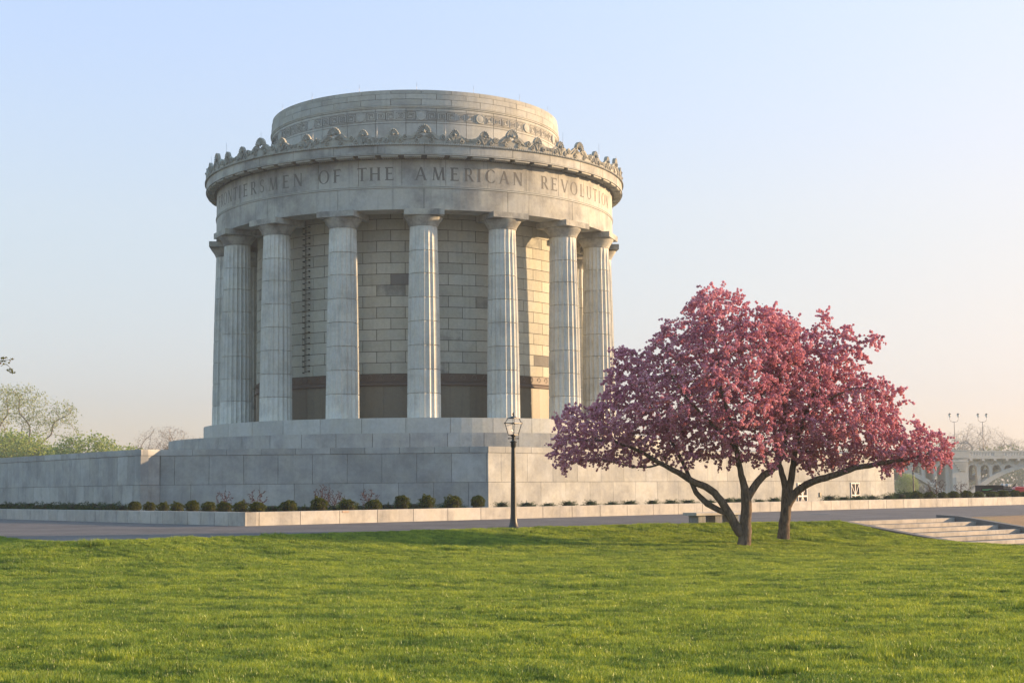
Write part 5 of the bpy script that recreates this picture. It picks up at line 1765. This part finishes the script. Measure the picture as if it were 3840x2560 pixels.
nxz = -(lawn_z(AX + e_, AY) - lawn_z(AX - e_, AY)) / (2 * e_); nyz = -(lawn_z(AX, AY + e_) - lawn_z(AX, AY - e_)) / (2 * e_)
nxz = np.clip(nxz, -.3, .3); nyz = np.clip(nyz, -.3, .3)
me = bpy.data.meshes.new('lawn_grass')
me.vertices.add(len(AX)); me.vertices.foreach_set('co', np.stack([AX, AY, AZ + .002], 1).astype(np.float32).ravel())
def attr(nm, typ, data, key):
    a = me.attributes.new(nm, typ, 'POINT'); a.data.foreach_set(key, np.asarray(data).ravel())
spin = rng.integers(0, 4, len(AX)) * (pi / 2)
spin = np.where(scl < .9, rng.uniform(0, 2 * pi, len(AX)), spin)
rot = []
for a, b, s in zip(nxz, nyz, spin):
    e1 = (Vector((a, b, 1)).normalized().to_track_quat('Z', 'Y').to_matrix() @ Matrix.Rotation(s, 3, 'Z')).to_euler('XYZ')
    rot.append((e1.x, e1.y, e1.z))
attr('rot', 'FLOAT_VECTOR', np.array(rot, np.float32), 'vector')
zs_ = scl * (1 + .0 * AX)
hz = rng.uniform(.7, 1.1, len(AX)) + .28 * (rng.random(len(AX)) > .90) + .45 * np.clip(np.sin(AX * 1.9 + 1.2 * np.sin(AY * 1.3)) * np.sin(AY * 2.7 + AX * .6), 0, 1)
sv = np.stack([scl, scl, np.where(scl < .9, .85, hz)], 1)
attr('scl', 'FLOAT_VECTOR', sv.astype(np.float32), 'vector')
attr('idx', 'INT', rng.integers(0, 5, len(AX)).astype(np.int32), 'value')
go = bpy.data.objects.new('lawn_grass', me); COL.objects.link(go); me.materials.append(GRASS)
tag(go, label='short mown green lawn lit by low sun', kind='stuff')
ng = bpy.data.node_groups.new('grass_scatter', 'GeometryNodeTree')
ng.interface.new_socket('Geometry', in_out='INPUT', socket_type='NodeSocketGeometry')
ng.interface.new_socket('Geometry', in_out='OUTPUT', socket_type='NodeSocketGeometry')
gi = ng.nodes.new('NodeGroupInput'); gout = ng.nodes.new('NodeGroupOutput')
m2p = ng.nodes.new('GeometryNodeMeshToPoints'); iop = ng.nodes.new('GeometryNodeInstanceOnPoints')
ci = ng.nodes.new('GeometryNodeCollectionInfo'); ci.inputs['Collection'].default_value = gcol; ci.inputs['Separate Children'].default_value = True; ci.inputs['Reset Children'].default_value = True
def na(nm, typ):
    n = ng.nodes.new('GeometryNodeInputNamedAttribute'); n.data_type = typ; n.inputs['Name'].default_value = nm; return n.outputs['Attribute']
ng.links.new(gi.outputs[0], m2p.inputs['Mesh']); ng.links.new(m2p.outputs[0], iop.inputs['Points']); ng.links.new(ci.outputs[0], iop.inputs['Instance'])
iop.inputs['Pick Instance'].default_value = True
ng.links.new(na('idx', 'INT'), iop.inputs['Instance Index'])
e2r = ng.nodes.new('FunctionNodeEulerToRotation'); ng.links.new(na('rot', 'FLOAT_VECTOR'), e2r.inputs[0]); ng.links.new(e2r.outputs[0], iop.inputs['Rotation'])
ng.links.new(na('scl', 'FLOAT_VECTOR'), iop.inputs['Scale'])
ng.links.new(iop.outputs[0], gout.inputs[0])
md_ = go.modifiers.new('scatter', 'NODES'); md_.node_group = ng
print('grass points', len(AX))

# ------------------------------------------------------------------ haze
HAZE = True
if HAZE:
    m, t, o = new_mat('haze')
    pv = t.nodes.new('ShaderNodeVolumePrincipled')
    pv.inputs['Density'].default_value = 0.00042
    pv.inputs['Color'].default_value = (0.84, 0.92, 1.0, 1)
    pv.inputs['Anisotropy'].default_value = 0.1
    L(t, pv.outputs[0], o.inputs['Volume'])
    mb = MB(); mb.box((0, 690, 16.5), (1500, 1500, 37)); hb_ = mb.build('haze', m)
    tag(hb_, kind='stuff', label='thin pale morning haze')
